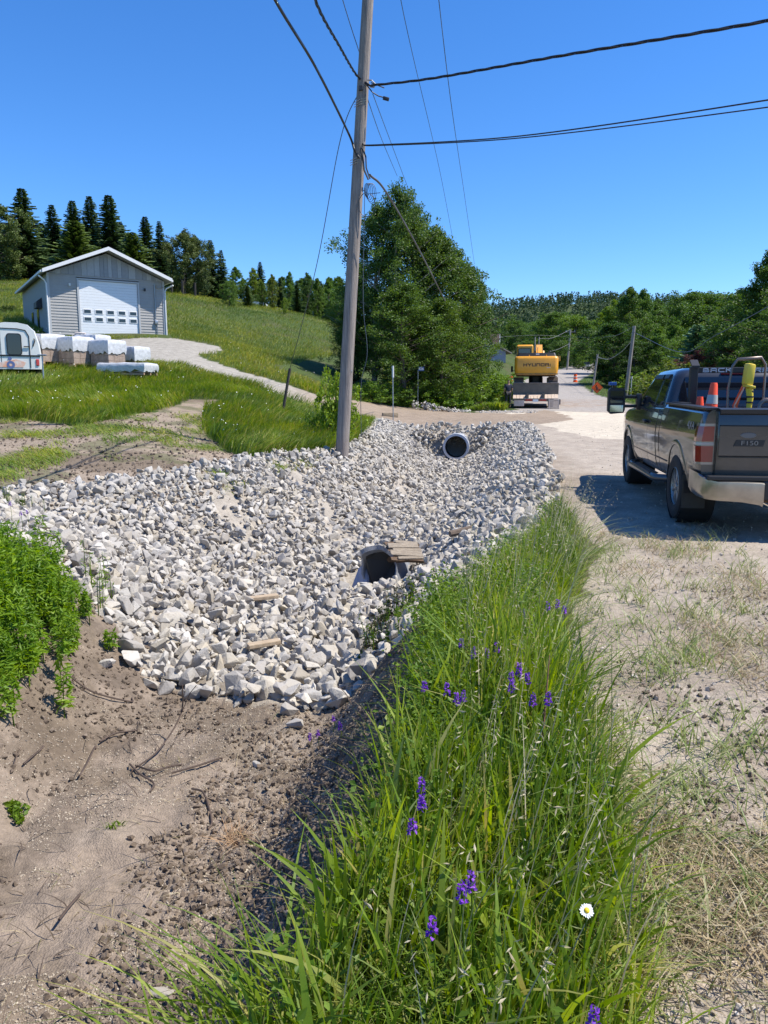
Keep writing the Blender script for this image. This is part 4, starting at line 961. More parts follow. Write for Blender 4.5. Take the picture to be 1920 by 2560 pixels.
# far-right poles
def simple_pole(px0,py0,px1,py1,d,r,label,name='utility_pole',arm=False,m=wood):
    b=P(px0,py0,d); b.z=gz(b.x,d)-.3; t=P(px1,py1,d); mb=MB(); wobble_cyl(mb,b,t,r*1.15,r*.9,10,8,int(px0)); 
    if arm:
        e=empty(name,(0,0,0),0,label,'pole'); mb.build('shaft',m,e,40); MB().box(t+Vector((0,0,-.5)),(2.2,.12,.12)).build('crossarm',m,e)
        for s in (-1,0,1): MB().tube([t+Vector((s*.95,0,-.5)),t+Vector((s*.95,0,-.15))],.07,6).build('insulator',steel,e)
        return t
    tag(mb.build(name,m,None,40),label,'pole'); return t
wood2=mat('pale_pole_wood',(.38,.34,.30),.85,col2=(.22,.19,.17),scale=3,stretch=(4,4,.3))
t1=simple_pole(1563,1003,1586,815,76,.17,'leaning wooden utility pole across the road beside the orange work sign',m=wood2)
t2=simple_pole(1480,982,1494,886,84,.11,'short leaning stub pole left of the orange work sign','stub_pole',m=wood2)
t3=simple_pole(1418,914,1426,824,172,.2,'far utility pole with crossarm beside the road bend','utility_pole',True,m=wood2)
t4=simple_pole(1337,870,1338,842,150,.13,'grey pole poking up behind the excavator boom, left of two',m=wood2); t5=simple_pole(1345,870,1348,842,158,.13,'grey pole poking up behind the excavator boom, right of two',m=wood2)
GF='cables strung between the far poles'
lw=mat('far_cable',(.30,.30,.31),.5)
cable('far_cable',[t1,P(1520,842,95),P(1430,842,165),P(1345,838,155),P(1250,842,150)],.014,'pale cable strung from the leaning pole top to the far crossarm pole','cable',lw,group=GF)
cable('far_cable',[P(1581,850,76),P(1555,878,79),P(1525,897,81),P(1505,896,83),P(1494,892,84)],.03,'slack cable sagging between the leaning pole and the stub pole','cable',lw,group=GF)
cable('far_cable',[t3,P(1380,845,165),P(1345,846,158)],.025,'cable from the far crossarm pole to the poles behind the boom','cable',lw,group=GF)
cable('far_cable',[t3+Vector((0,0,-3)),P(1395,873,168),P(1370,880,166)],.025,'drop cable slanting down left from the far crossarm pole','cable',lw,group=GF)
cable('far_cable',[t1+Vector((0,0,-.6)),P(1700,880,60),P(1790,838,50),P(1960,745,38)],.022,'thin cable rising right from the leaning pole over the truck','cable',wirem,group=GF)
b=P(1577,988,80); b.z=gz(b.x,80); mb=MB(); mb.tube([b,P(1579,945,80)],.055,8); mb.tube([P(1579,947,80),P(1579,941,80)],.11,8); tag(mb.build('lamp_post',mat('lamp_post_grey',(.5,.5,.5),.5),None,40),'short pale lamp post on the lawn right of the leaning pole','post')
# orange work sign
q=hit(1492,985); e=empty('road_work_sign',q,0,'orange diamond road work sign with a digging figure beside the road','sign'); dd=q.y
org=mat('sign_orange',(.95,.13,.02),.45); blk=mat('sign_black',(.012,.012,.012),.5)
zc=P(1493,969,dd).z-q.z; s=.62
MB().tube([(0,0,-.1),(0,0,zc-.1)],.04,6).build('stand',steel,e)
MB().prism([(0,-.03,zc-s),(s,-.03,zc),(0,-.03,zc+s),(-s,-.03,zc)],(0,.03,0)).build('plate',org,e)
mb=MB(); 
for a_,b_,w in (((-.10,.16),(-.10,.26),.10),((-.10,.14),(-.02,-.04),.10),((-.02,-.04),(-.12,-.26),.07),((-.02,-.04),(.06,-.25),.07),((-.08,.12),(.10,-.02),.05),((-.20,.10),(.20,-.16),.035)):
    A=Vector((a_[0],-.045,zc+a_[1])); B=Vector((b_[0],-.045,zc+b_[1])); mb.tube([A,B],w*.5,6)
mb.prism([(.12,-.045,zc-.28),(.36,-.045,zc-.28),(.25,-.045,zc-.14)],(0,.01,0)); mb.build('digging_figure',blk,e)
MB().prism([(0,-.034,zc-s+.03),(s-.03,-.034,zc),(0,-.034,zc+s-.03),(-s+.03,-.034,zc)],(0,.002,0)).build('border',blk,e); MB().prism([(0,-.038,zc-s+.06),(s-.06,-.038,zc),(0,-.038,zc+s-.06),(-s+.06,-.038,zc)],(0,.002,0)).build('face',org,e)
# orange markers
def marker(px,top,bot,d,lab):
    b=P(px,bot,d); z0=float(gz(b.x,d)); h=P(px,top,d).z-z0
    e=empty('traffic_barrel',(b.x,d,z0),0,lab,'traffic barrel','orange traffic barrels by the road'); mb=MB()
    mb.lathe([(0,h),(.22,h),(.24,h*.75),(.25,h*.72),(.26,h*.5),(.27,h*.47),(.29,.08),(.38,.07),(.38,0),(0,0)],16); mb.build('body',org,e,30)
    for k in (.28,.6): MB().lathe([(.262 if k>.5 else .283,h*k),(.262 if k>.5 else .275,h*(k+.11))],16).build('reflective_band',wht,e,30)
marker(1438,935,955,112,'orange barrel standing on the far side of the road, left of the stub pole'); marker(1277,940,962,100,'orange barrel seen right above the standing worker, left of the excavator')
# blue box sign and parked cars far off
e=empty('recycling_bin',hit(1530,986),0,'blue box on a thin post behind the orange work sign','post box'); MB().tube([(0,0,0),(0,0,.9)],.04,6).build('post',steel,e); MB().box((0,0,1.1),(.75,.5,.35),bev=.04).build('box',mat('box_blue',(.02,.09,.35),.4),e)
e=empty('parked_car',P(1467,921,182),R(-20),'tiny white car half hidden by the trees where the road disappears','car'); e.location.z=gz(e.location.x,182)
carw=mat('car_white',(.7,.7,.7),.3,coat=.5); glass=mat('dark_glass',(.01,.012,.014),.08,spec=.8)
MB().loft([[Vector((x*k,y,z)) for x,z in ((-.88,.3),(.88,.3),(.9,.8),(-.9,.8))] for y,k in ((-2.2,.9),(-1.9,1),(1.9,1),(2.2,.88))]).build('body',carw,e,30)
MB().loft([[Vector((x*k,y*k2,z)) for x,y in ((-.82,-1.5),(.82,-1.5),(.82,.9),(-.82,.9))] for z,k,k2 in ((.8,1,1),(1.38,.8,.68))]).build('cabin',glass,e,30)
for sx in (-.8,.8):
    for sy in (-1.3,1.35): MB().lathe([(0,-.1),(.32,-.1),(.32,.1),(0,.1)],14,Matrix.Translation((sx,sy,.32))@Matrix.Rotation(R(90),4,'Y')).build('wheel',blk,e,40)

# ---------------------------------------------------------------- garage
GA=R(32); GL=P(126,838,45); GW_=6.70; GD=10.5; GH=3.60; GP=4.95
gr=empty('garage',(GL.x,GL.y,4.78),GA,'grey sided garage with a white overhead door and gable roof on the slope','garage')
sid=mat('grey_siding',(.37,.36,.345),.7,var=.12,scale=2,bump=.1); sidd=mat('side_siding',(.34,.34,.33),.7,var=.15)
trim=mat('white_trim',(.70,.70,.70),.5); doorm=mat('white_door_paint',(.74,.76,.78),.45,var=.05,scale=1.5)
DX0,DX1,DH=1.70,5.08,3.34
mb=MB(); bh=.165; z=-.8
while z<GH-.10:
    h2=min(bh,GH-z)
    for (a_,b_) in ((0,GW_),) if z>=DH else ((0,DX0-.1),(DX1+.1,GW_)):
        mb.prism([(a_,-.03,z),(a_,-.003,z+h2),(a_,.12,z+h2),(a_,.12,z)],(b_-a_,0,0))
    z+=bh
mb.build('front_siding',sid,gr)
mb=MB(); mb.box((.06,GD/2+.06,GH/2-.4),(.12,GD-.12,GH+.8)); mb.box((GW_-.06,GD/2+.06,GH/2-.4),(.12,GD-.12,GH+.8)); mb.box((GW_/2,GD-.06,GH/2-.4),(GW_-.25,.12,GH+.8))
mb.prism([(.12,GD-.1,GH),(GW_-.12,GD-.1,GH),(GW_/2,GD-.1,GP-.1)],(0,.09,0)); mb.build('wall',sidd,gr)
r=np.random.RandomState(8); gp=[]
g1=mat('gable_board_light',(.40,.41,.42),.75,var=.15); g2=mat('gable_board_dark',(.30,.31,.325),.75,var=.15)
x=.0; slope=(GP-GH)/(GW_/2); mA=MB(); mB=MB()
while x<GW_-.01:
    w=min(float(r.choice([.22,.3,.4])),GW_-x); za=GH+slope*min(x,GW_-x); zb=GH+slope*min(x+w,GW_-x-w); za=max(za,GH+.001); zb=max(zb,GH+.001)
    poly=[(x,-.055,GH),(x+w,-.055,GH)]+([(x+w,-.055,zb)] if zb>GH+.01 else [])
    if x<GW_/2<x+w: poly.append((GW_/2,-.055,GP))
    if za>GH+.01: poly.append((x,-.055,za))
    if len(poly)>2: (mA if r.rand()<.45 else mB).prism(poly,(0,.1 if r.rand()<.5 else .095,0))
    x+=w+.012
mA.build('gable_boards',g1,gr); mB.build('gable_backing_boards',g2,gr)
rf=mat('roof_shingle',(.30,.30,.31),.85,var=.3,scale=8)
ov=.32; fo=.75; t=.16
mb=MB()
for s in (-1,1):
    xe=-ov if s<0 else GW_+ov; ze=GH-slope*ov+.06
    mb.prism([(GW_/2,-fo,GP+.1),(xe,-fo,ze),(xe,-fo,ze+t),(GW_/2,-fo,GP+.1+t)],(0,GD+fo+.4,0))
rfo=mb.build('roof',rf,gr)
mb=MB()
for s in (-1,1):
    xe=-ov if s<0 else GW_+ov; ze=GH-slope*ov+.06
    mb.prism([(GW_/2,-fo-.035,GP+.08),(xe,-fo-.035,ze-.02),(xe,-fo-.035,ze+t+.02),(GW_/2,-fo-.035,GP+.12+t)],(0,.032,0))
    mb.box((xe+(.05*s),GD/2-.1,ze+.06),(.09,GD+fo+.3,.12))
mb.build('fascia_and_gutter',trim,gr)
mb=MB()
for xx in (-.06,GW_+.03): mb.tube([(xx+(-.42 if xx<0 else .42),-.45,GH-.25),(xx+(-.1 if xx<0 else .1),-.1,GH-.42),(xx,-.09,GH-.6),(xx,-.09,.15),(xx+(.0 if xx<0 else .25),-.2,.02)],.045,8)
mb.build('downspout',trim,gr,40)
mb=MB(); 
for xx in (.05,GW_-.05): mb.box((xx,-.045,GH/2),(.12,.03,GH))
for xx in (DX0-.05,DX1+.05): mb.box((xx,-.05,DH/2),(.10,.04,DH+.02))
mb.box(((DX0+DX1)/2,-.05,DH+.05),(DX1-DX0+.2,.04,.09)); mb.build('corner_and_door_trim',mat('grey_trim',(.42,.43,.44),.6),gr)
dr=MB(); ph=DH/7
for k in range(7):
    for j in range(3): dr.box(((DX0+DX1)/2,.03,ph*k+ph*(j+.5)/3),(DX1-DX0,.03,ph/3-.006),bev=.004)
dr=dr.build('overhead_door',doorm,gr)
for row in (0,1):
    for k in range(5):
        cx=DX0+.42+k*.66; cz=1.13+row*.44
        f=MB().box((cx,.005,cz),(.47,.03,.29),bev=.01).build('window_frame',trim,dr); MB().box((cx,-.013,cz),(.37,.012,.18)).build('window_pane',glass,dr)
for xx in (1.2,5.5): 
    o=MB().box((xx,-.10,3.02),(.11,.12,.16),bev=.02).build('wall_lamp',darkst if xx>3 else trim,gr)
mb=MB(); mb.tube([(6.1,-.08,3.4),(6.1,-.08,1.3)],.035,8); mb.box((6.12,-.1,1.12),(.2,.14,.26),bev=.03); mb.tube([(6.16,-.08,1.0),(6.18,-.08,0)],.03,8); mb.tube([(6.1,-.08,3.35),(6.3,-.1,3.15),(6.65,-.1,3.25)],.02,6); mb.build('electric_meter_conduit',steel,gr,40)
mb=MB(); mb.prism([(-.01,2.2,2.45),(-.32,2.2,2.2),(-.34,2.2,1.85),(-.01,2.2,1.85)],(0,1.1,0)); mb.build('side_awning',darkst,gr,40)
for yy in (3.9,6.2): MB().box((-.01,yy,1.15),(.06,.7,1.5)).build('side_window',glass,gr)
q=P(191,838,44.4); mb=MB()
for k,(dx,dz) in enumerate(((0,.08),(.35,.1),(.15,.2))): mb.lathe([(0,-.32),(.1,-.3),(.13,-.1),(.13,.15),(.09,.3),(0,.31)],10,Matrix.Translation((q.x+dx,44.6,gz(q.x+dx,44.6)+dz))@Matrix.Rotation(R(90),4,'Y')@Matrix.Diagonal((.6,1,1,1)))
tag(mb.build('sand_bags',mat('bag_cloth',(.62,.55,.52),.8,var=.3),None,50),'two or three pale bags heaped on the ground left of the garage door','bags')

# ---------------------------------------------------------------- wrapped pallets
wrap=mat('white_wrap',(.62,.63,.65),.35,var=.3,scale=7,bump=.9,bscale=9); brick=mat('stacked_pavers',(.40,.31,.25),.85,col2=(.24,.18,.145),scale=5,bump=.5)
palw=mat('pallet_wood',(.46,.30,.20),.85,var=.4)
def pallet(s=1.08,h=1.1,hood=.5):
    e=empty('pallet_stack',(0,0,0)); mb=MB()
    for k in range(5): mb.box((-s/2+.07+k*(s-.14)/4,0,.11),(.10,s,.02))
    for k in range(3): mb.box((0,-s/2+.05+k*(s-.1)/2,.05),(s,.09,.09))
    mb.build('pallet',palw,e)
    mb=MB(); rows=5
    for a_ in range(rows):
        for b_ in range(4):
            for c_ in range(3):
                if 0<b_<3 and 0<c_<2 and a_<rows-1: continue
                mb.box((-s/2+.02+(b_+.5)*(s-.04)/4,-s/2+.02+(c_+.5)*(s-.04)/3,.125+(a_+.5)*(h-.13)/rows),((s-.04)/4-.01,(s-.04)/3-.01,(h-.13)/rows-.008))
    mb.build('paver_blocks',brick,e)
    bm=bmesh.new(); bmesh.ops.create_grid(bm,x_segments=14,y_segments=14,size=s/2+.02); r=np.random.RandomState(5); rings=[]
    bm.free(); mb=MB(); n=40
    def rr(t,off):
        a=(t%1)*4; k=int(a); f=a-k; q=s/2+off; pts=[(-q,-q),(q,-q),(q,q),(-q,q),(-q,-q)]; A,B=pts[k],pts[k+1]; return (A[0]+(B[0]-A[0])*f,A[1]+(B[1]-A[1])*f)
    for z,off,am in ((h-hood,.012,.05),(h-hood*.66,.03,.02),(h-hood*.33,.035,.02),(h-.02,.028,.01),(h+.02,-.01,.01)):
        rings.append([Vector((*rr(i/n,off+r.normal()*.008),z+r.normal()*am)) for i in range(n)])
    mb.loft(rings,True); mb.build('plastic_hood',wrap,e,50); return e
p0=pallet(); G='wrapped pallets of pavers in front of the garage'
data=[(122,914,40.5,1.18,'wrapped pallet of pavers at the left end of the row, beside the white van'),(192,920,39,1.18,'second wrapped pallet from the van, over the tallest weeds'),(272,925,37.6,1.15,'third wrapped pallet from the van, its white hood puckered on top'),
 (236,906,39.8,1.1,'wrapped pallet standing behind, between the second and third of the front row')]
for i,(px,py,d,hs_s,lab) in enumerate(data):
    e=p0 if i==0 else copy_tree(p0); q=hit(px,py,.0); e.location=(q.x,q.y,q.z+.02); e.rotation_euler=(0,0,R(-38+7*i)); e.scale=(1,1,hs_s); tag(e,lab,'pallet',G)
e=pallet(1.0,.78,.62); q=hit(336,914); e.location=(q.x,q.y,q.z+.05); e.rotation_euler=(0,0,R(-25)); tag(e,'shorter wrapped pallet at the right end of the row','pallet',G)
e=pallet(1.35,.5,.34); q=hit(322,948); e.location=(q.x,q.y,q.z+.15); e.rotation_euler=(0,0,R(-8)); e.scale=(1.5,1,1); tag(e,'low wide wrapped slab of pavers lying in front of the taller pallets','pallet',G)

# ---------------------------------------------------------------- white van at the left edge
VB=P(100,905,31); VX=VB.x-1.06; VZ=gz(VX,31)-.1; VT=P(40,806,31).z-VZ
vn=empty('camper_van',(VX,31,VZ),R(24),'white camper van seen from behind at the left edge, parked in the tall grass','van')
vw=mat('van_cream_paint',(.70,.70,.66),.3,var=.06,scale=2,coat=.5)
def vsec(y,k=1.0,zt=VT):
    pts=[(-1.02,.45),(-1.06,.9),(-1.0,1.45),(-.86,1.95),(-.6,zt-.07),(-.25,zt),(.25,zt),(.6,zt-.07),(.86,1.95),(1.0,1.45),(1.06,.9),(1.02,.45)]
    return [Vector((x*k,y,z)) for x,z in pts]
MB().loft([vsec(-.05,.95),vsec(.0,.99),vsec(.15,1),vsec(4.6,1),vsec(4.9,.9,VT-.3)]).build('body',vw,vn,40)
def rpoly(cx,cz,w,h,r_,n=5,y=-.06):
    o=[]
    for (sx,sz,a0) in ((1,-1,-90),(1,1,0),(-1,1,90),(-1,-1,180)):
        for k in range(n+1):
            a=R(a0+90*k/n); o.append((cx+sx*(w/2-r_)+r_*math.cos(a),y,cz+sz*(h/2-r_)+r_*math.sin(a)))
    return o
dsh=.40
MB().prism(rpoly(dsh-.33,1.42,.55,.86,.12,y=-.085),(0,.03,0)).build('window_rubber',blk,vn); MB().prism(rpoly(dsh-.33,1.42,.48,.79,.10,y=-.092),(0,.01,0)).build('rear_window',glass,vn)
mb=MB(); mb.box((0,-.062,.98),(2.0,.03,.06)); mb.tube([(.62,-.06,.5),(.62,-.06,1.75),(.5,-.06,1.98),(.2,-.06,2.03),(-.95,-.06,2.05)],.018,6); mb.tube([(-.42,-.06,.5),(-.42,-.06,2.0)],.008,4); mb.box((.52,-.09,1.34),(.22,.04,.035)); mb.tube([(.75,-.07,1.35),(.84,-.1,1.6),(.80,-.07,1.66)],.02,6); mb.build('door_seam_and_handles',blk,vn,40)
MB().box((.88,-.06,.72),(.12,.05,.26),bev=.02).build('tail_light',mat('tail_red',(.5,.02,.02),.2,coat=.6),vn)
MB().prism([(-.9,-.066,.52),(.35,-.066,.52),(.45,-.066,.72),(.1,-.066,.84),(-.5,-.066,.7),(-.9,-.066,.76)],(0,.01,0)).build('orange_decal',mat('decal_orange',(.75,.26,.10),.5,col2=(.70,.66,.60),scale=6),vn)
mb=MB(); mb.lathe([(.06,0),(.15,0)],20,Matrix.Translation((-.1,-.073,.62))@Matrix.Rotation(R(90),4,'X')); mb.lathe([(.0,0),(.07,0)],14,Matrix.Translation((-.12,-.073,.86))@Matrix.Rotation(R(90),4,'X')); mb.build('emblem_decal',mat('decal_blue',(.10,.14,.30),.5),vn)
for sx in (-.9,.9):
    for sy in (1.1,4.0): MB().lathe([(0,-.12),(.25,-.12),(.36,-.09),(.36,.09),(.25,.12),(0,.12)],18,Matrix.Translation((sx,sy,.36))@Matrix.Rotation(R(90),4,'Y')).build('wheel',blk,vn,40)
q=P(106,905,30.6); mb=MB(); g0=gz(q.x,30.6); mb.tube([(q.x,30.6,g0),(q.x,30.6,P(106,890,30.6).z)],.03,6); mb.box((q.x,30.6,P(106,888,30.6).z),(.34,.12,.06),bev=.02); tag(mb.build('trailer_jack_post',steel,None,40),'thin metal stand in the grass just right of the white van','stand')

# ---------------------------------------------------------------- house
q=P(1264,905,128); hz_=gz(q.x,128)-.5; ho=empty('house',(q.x,128,hz_),R(14),'grey house with a brick chimney half hidden behind the shrubs left of the excavator','house')
hw=mat('house_siding',(.33,.33,.36),.8,var=.1); hwl=mat('house_front_siding',(.42,.40,.40),.8,var=.1)
ez=P(1264,878,128).z-hz_; rz_=P(1228,852,128).z-hz_
MB().prism([(-7.4,0,0),(0,0,0),(0,0,ez),(-3.7,0,rz_),(-7.4,0,ez)],(0,9,0)).build('wall',hw,ho)
mb=MB(); 
for s in (1,-1):
    x1=0.9 if s>0 else -8.3; ze=ez-.45
    mb.prism([(-3.7,-.5,rz_+.05),(x1,-.5,ze),(x1,-.5,ze+.2),(-3.7,-.5,rz_+.3)],(0,10,0))
ro=mb.build('roof',mat('house_roof',(.26,.22,.20),.9,var=.2),ho)
c=MB().box((-1.3,2.0,rz_+.1),(1.6,.8,2.2)).build('chimney',mat('chimney_brick',(.22,.13,.12),.9,var=.3),ro); MB().box((-.42,2.0,rz_+.1),(.12,.7,2.2)).build('chimney_flashing',trim,ro)
for k in range(3): MB().box((.02,1.2+k*2.6,ez-1.5),(.08,1.2,1.3)).build('window',trim,ho)
# white roof glimpsed at the meadow edge
q=P(684,776,96); mb=MB(); mb.prism([(q.x-1.6,96,gz(q.x,96)-.5),(q.x+1.4,96,gz(q.x,96)-.5),(q.x+1.1,96,P(684,772,96).z),(q.x-1.3,96,P(684,768,96).z)],(0,3,0)); tag(mb.build('garden_shed',trim,None),'small white shed roof glimpsed between trunks at the meadow edge','shed')
q=P(590,753,100); mb=MB(); mb.prism([(q.x-3,100,gz(q.x,100)-1),(q.x+3.6,100,gz(q.x,100)-1),(q.x+3.6,100,P(590,756,100).z),(q.x-3,100,P(590,745,100).z)],(0,6,0)); tag(mb.build('far_house',mat('pale_blue_wall',(.50,.55,.62),.6),None),'pale grey building seen behind the forked apple tree','house')
q=P(60,660,128); mb=MB(); mb.prism([(q.x-5,128,gz(q.x,128)-2),(q.x+9,128,gz(q.x,128)-2),(q.x+9,128,P(60,668,128).z),(q.x+5,128,P(60,655,128).z),(q.x-5,128,P(60,652,128).z)],(0,6,0)); tag(mb.build('hilltop_house',trim,None),'white house showing in gaps between the spruces at the far left','house')
# wooden fence posts near conifers
for k,(px,d,lab) in enumerate(((457,88,'dark fence post left of the apple tree, first of three'),(488,89,'dark fence post left of the apple tree, second of three'),(430,88,'dark fence post closest to the garage eave'))):
    q=P(px,738,d); mb=MB(); mb.box((q.x,d,gz(q.x,d)+.7),(.22,.22,1.7),bev=.03); tag(mb.build('fence_post',creo,None),lab,'post','fence posts under the conifers')
# ---------------------------------------------------------------- excavator on its trailer
yel=mat('machine_yellow',(.80,.36,.025),.38,var=.14,scale=2.5,coat=.3); yeld=mat('machine_yellow_dirty',(.45,.24,.05),.6,col2=(.16,.12,.07),scale=3)
trm=mat('track_steel',(.16,.13,.11),.6,.5,var=.4,scale=8); plk=mat('deck_planks',(.55,.44,.34),.85,col2=(.40,.31,.25),scale=4,stretch=(5,1,1),bump=.3)
platem=mat('dusty_dark_plate',(.20,.17,.13),.8,.1,col2=(.12,.105,.09),scale=2); pst=mat('worn_pale_steel',(.42,.36,.33),.55,.3,var=.3)
EX=P(1338,1022,49); EXL=Vector((EX.x,49,gz(EX.x,49)))
tr=empty('equipment_trailer',EXL,-R(10.5),'low equipment trailer with plank beavertail and lowered ramps carrying the excavator','trailer')
mb=MB()
for k in range(13): 
    x=-1.43+.22*k+.11; mb.prism([(x-.1,0,.60),(x+.1,0,.60),(x+.1,1.02,.86),(x-.1,1.02,.86)],(0,0,.045))
mb.build('beavertail_planks',plk,tr)
mb=MB(); mb.box((0,-.03,.52),(2.9,.1,.12)); mb.box((0,4.6,1.0),(2.7,7.0,.22)); mb.box((-.5,4,.8),(.15,8,.3)); mb.box((.5,4,.8),(.15,8,.3)); mb.box((0,.9,.62),(2.2,.2,.30)); mb.build('frame',platem,tr)
MB().box((0,1.1,1.24),(2.93,.09,.74),bev=.02).build('rear_plate',platem,tr); MB().box((0,1.08,1.625),(2.95,.14,.03),bev=.008).build('plate_edge',pst,tr)
MB().box((-1.03,-.13,.33),(.64,.05,.36),Matrix.Rotation(R(-10),4,'X'),.01).build('ramp_left',pst,tr).name='loading_ramp'
mb=MB()
for k in range(9): mb.box((1.14,-.32+.028*k,.04+k*.062),(.62,.05,.035),Matrix.Rotation(R(-28),4,'X'))
for sx in (.84,1.44): mb.tube([(sx,-.36,0),(sx,-.08,.58)],.035,5)
mb.build('loading_ramp',pst,tr)
MB().box((0,-.10,.50),(.34,.02,.15),bev=.004).build('licence_plate',wht,tr)
redl=mat('lamp_red',(.45,.03,.02),.3)
for x in (-.42,.46): MB().box((x,-.10,.53),(.42,.03,.07),bev=.01).build('tail_light',redl,tr)
MB().box((1.5,.0,.42),(.12,.2,.34),bev=.02).build('side_marker',darkst,tr)
for y in (2.2,3.2,4.2):
    for sx in (-1.05,1.05): MB().lathe([(0,-.16),(.24,-.16),(.42,-.13),(.42,.13),(.24,.16),(0,.16)],20,Matrix.Translation((sx,y,.42))@Matrix.Rotation(R(90),4,'Y')).build('wheel',blk,tr,40)
ex=empty('excavator',EXL+Vector((0,0,1.12)),-R(10.5),'yellow tracked excavator seen from behind, loaded on the trailer at the roadside','excavator')
for sx in (-1.1,1.1):
    pts=[]; L0,L1,hh=1.7,5.2,.42
    for k in range(13): a=R(90+180*k/12); pts.append((L0+hh*math.cos(a),hh+hh*math.sin(a)))
    for k in range(13): a=R(-90+180*k/12); pts.append((L1+hh*math.cos(a),hh+hh*math.sin(a)))
    mb=MB(); mb.prism([(sx-.3,y,z) for y,z in pts],(.6,0,0)); n=len(pts)
    tk=mb.build('track',trm,ex,30); mb=MB()
    per=[]; 
    for i in range(n):
        a=Vector((0,*pts[i])); b=Vector((0,*pts[(i+1)%n])); m_=max(1,int((b-a).length/.16))
        for j in range(m_): per.append((a.lerp(b,j/m_),(b-a).normalized()))
    for p,d in per:
        nn=Vector((0,d.z,-d.y)); c=Vector((sx,p.y,p.z))+nn*.02; mb.box(c,(.62,.05,.05),Matrix.Rotation(math.atan2(d.z,d.y),4,'X'))
    mb.build('track_shoes',trm,tk)
def rrect(w,d0,d1,r_,z,n=4,k=1.0):
    o=[]
    for (sx,y,a0) in ((1,d1,0),(-1,d1,90),(-1,d0,180),(1,d0,270)):
        for i in range(n+1):
            a=R(a0+90*i/n); o.append(Vector((sx*(w/2-r_)*k+r_*math.cos(a),(y-r_ if y==d1 else y+r_)+r_*math.sin(a),z)))
    return o
Z0=-1.12
MB().loft([rrect(.9,2.7,4.4,.3,z) for z in (.3,.95)]).build('slew_ring',blk,ex,40)
MB().loft([rrect(2.55,1.75,4.9,.05,z) for z in (.98,1.5)]).build('deck_frame',platem,ex,40)
cw=MB().loft([rrect(2.55,1.05,2.0,.22,2.14+Z0),rrect(2.72,.98,2.0,.24,2.22+Z0),rrect(2.79,.95,2.0,.25,2.5+Z0),rrect(2.79,.95,2.0,.25,3.15+Z0),rrect(2.74,.99,2.0,.25,3.27+Z0),rrect(2.60,1.08,2.0,.22,3.33+Z0)]).build('counterweight',yel,ex,40)
MB().loft([rrect(2.74,.962,1.4,.24,2.15+Z0),rrect(2.77,.945,1.4,.25,2.24+Z0)]).build('scuffed_lower_edge',yeld,ex,40)
# stroke lettering on the counterweight
def strokes(word,x0,z0,h,w,gap,t,m,parent,y):
    S={'H':[(0,0,0,1),(1,0,1,1),(0,.5,1,.5)],'Y':[(0,1,.5,.5),(1,1,.5,.5),(.5,.5,.5,0)],'U':[(0,1,0,0),(0,0,1,0),(1,0,1,1)],'N':[(0,0,0,1),(0,1,1,1),(1,1,1,0)],
       'D':[(0,0,0,1),(0,1,1,1),(1,1,1,0),(1,0,0,0)],'A':[(0,0,0,1),(0,1,1,1),(1,1,1,0),(0,.45,1,.45)],'I':[(.5,0,.5,.8)]}
    mb=MB(); x=x0
    S.update({'B':[(0,0,0,1),(0,1,.85,1),(.85,1,.85,.5),(0,.5,1,.5),(1,.5,1,0),(0,0,1,0)],'C':[(0,0,0,1),(0,1,1,1),(0,0,1,0)],'K':[(0,0,0,1),(0,.5,1,1),(.3,.6,1,0)],'R':[(0,0,0,1),(0,1,1,1),(1,1,1,.5),(0,.5,1,.5),(.4,.5,1,0)]})
    for ch in word:
        ww=w if ch!='I' else w*.2
        for (a,b_,c,d) in S[ch]:
            A=Vector((x+a*ww,y,z0+b_*h)); B=Vector((x+c*ww,y,z0+d*h)); D=B-A; L_=D.length+t
            mb.box((A+B)/2,(L_,.012,t),Matrix.Rotation(-math.atan2(D.z,D.x),4,'Y'))
        x+=ww+gap
    return mb.build('lettering',m,parent)
strokes('HYUNDAI',-.80,2.70+Z0,.15,.19,.085,.042,blk,cw,.938)
MB().box((.78,.94,2.59+Z0),(.24,.01,.025)).build('maker_stripe',trim,cw)
MB().loft([rrect(2.5,1.15,3.3,.1,3.33+Z0),rrect(2.35,1.25,3.2,.12,3.55+Z0)]).build('engine_hood',blk,ex,40)
for x in (-.47,.61): MB().tube([(x,1.15,3.3+Z0),(x,1.15,3.42+Z0)],.03,6).build('lifting_eye',yel,ex)
MB().box((.06,1.2,3.46+Z0),(.22,.02,.09)).build('hood_label',trim,ex)
cab=MB().loft([rrect(1.12,3.3,5.0,.10,2.1+Z0),rrect(1.12,3.3,5.0,.10,3.3+Z0),rrect(1.10,3.3,4.85,.10,4.1+Z0),rrect(1.0,3.4,4.75,.10,4.2+Z0)]); cab.v=[(x-.76,y,z) for x,y,z in cab.v]; cab=cab.build('cab',yel,ex,30)
MB().prism(rpoly(-.78,3.66+Z0,.84,.60,.07,y=3.285),(0,.02,0)).build('rear_window_seal',blk,cab); MB().prism(rpoly(-.78,3.66+Z0,.76,.52,.05,y=3.275),(0,.01,0)).build('rear_window',mat('cab_glass',(.02,.05,.06),.06,spec=.8),cab)
MB().box((-1.335,4.1,3.55+Z0),(.02,1.2,1.0)).build('side_window',glass,cab)
def boxpath(mb,pts,w,hs,x):
    rings=[]
    for i,p in enumerate(pts):
        a=Vector((0,*pts[max(i-1,0)])); b=Vector((0,*pts[min(i+1,len(pts)-1)])); d=(b-a).normalized(); nn=Vector((0,-d.z,d.y)); c=Vector((x,*p)); h=hs[i]/2
        rings.append([c+nn*h+Vector((-w/2,0,0)),c+nn*h+Vector((w/2,0,0)),c-nn*h+Vector((w/2,0,0)),c-nn*h+Vector((-w/2,0,0))])
    mb.loft(rings)
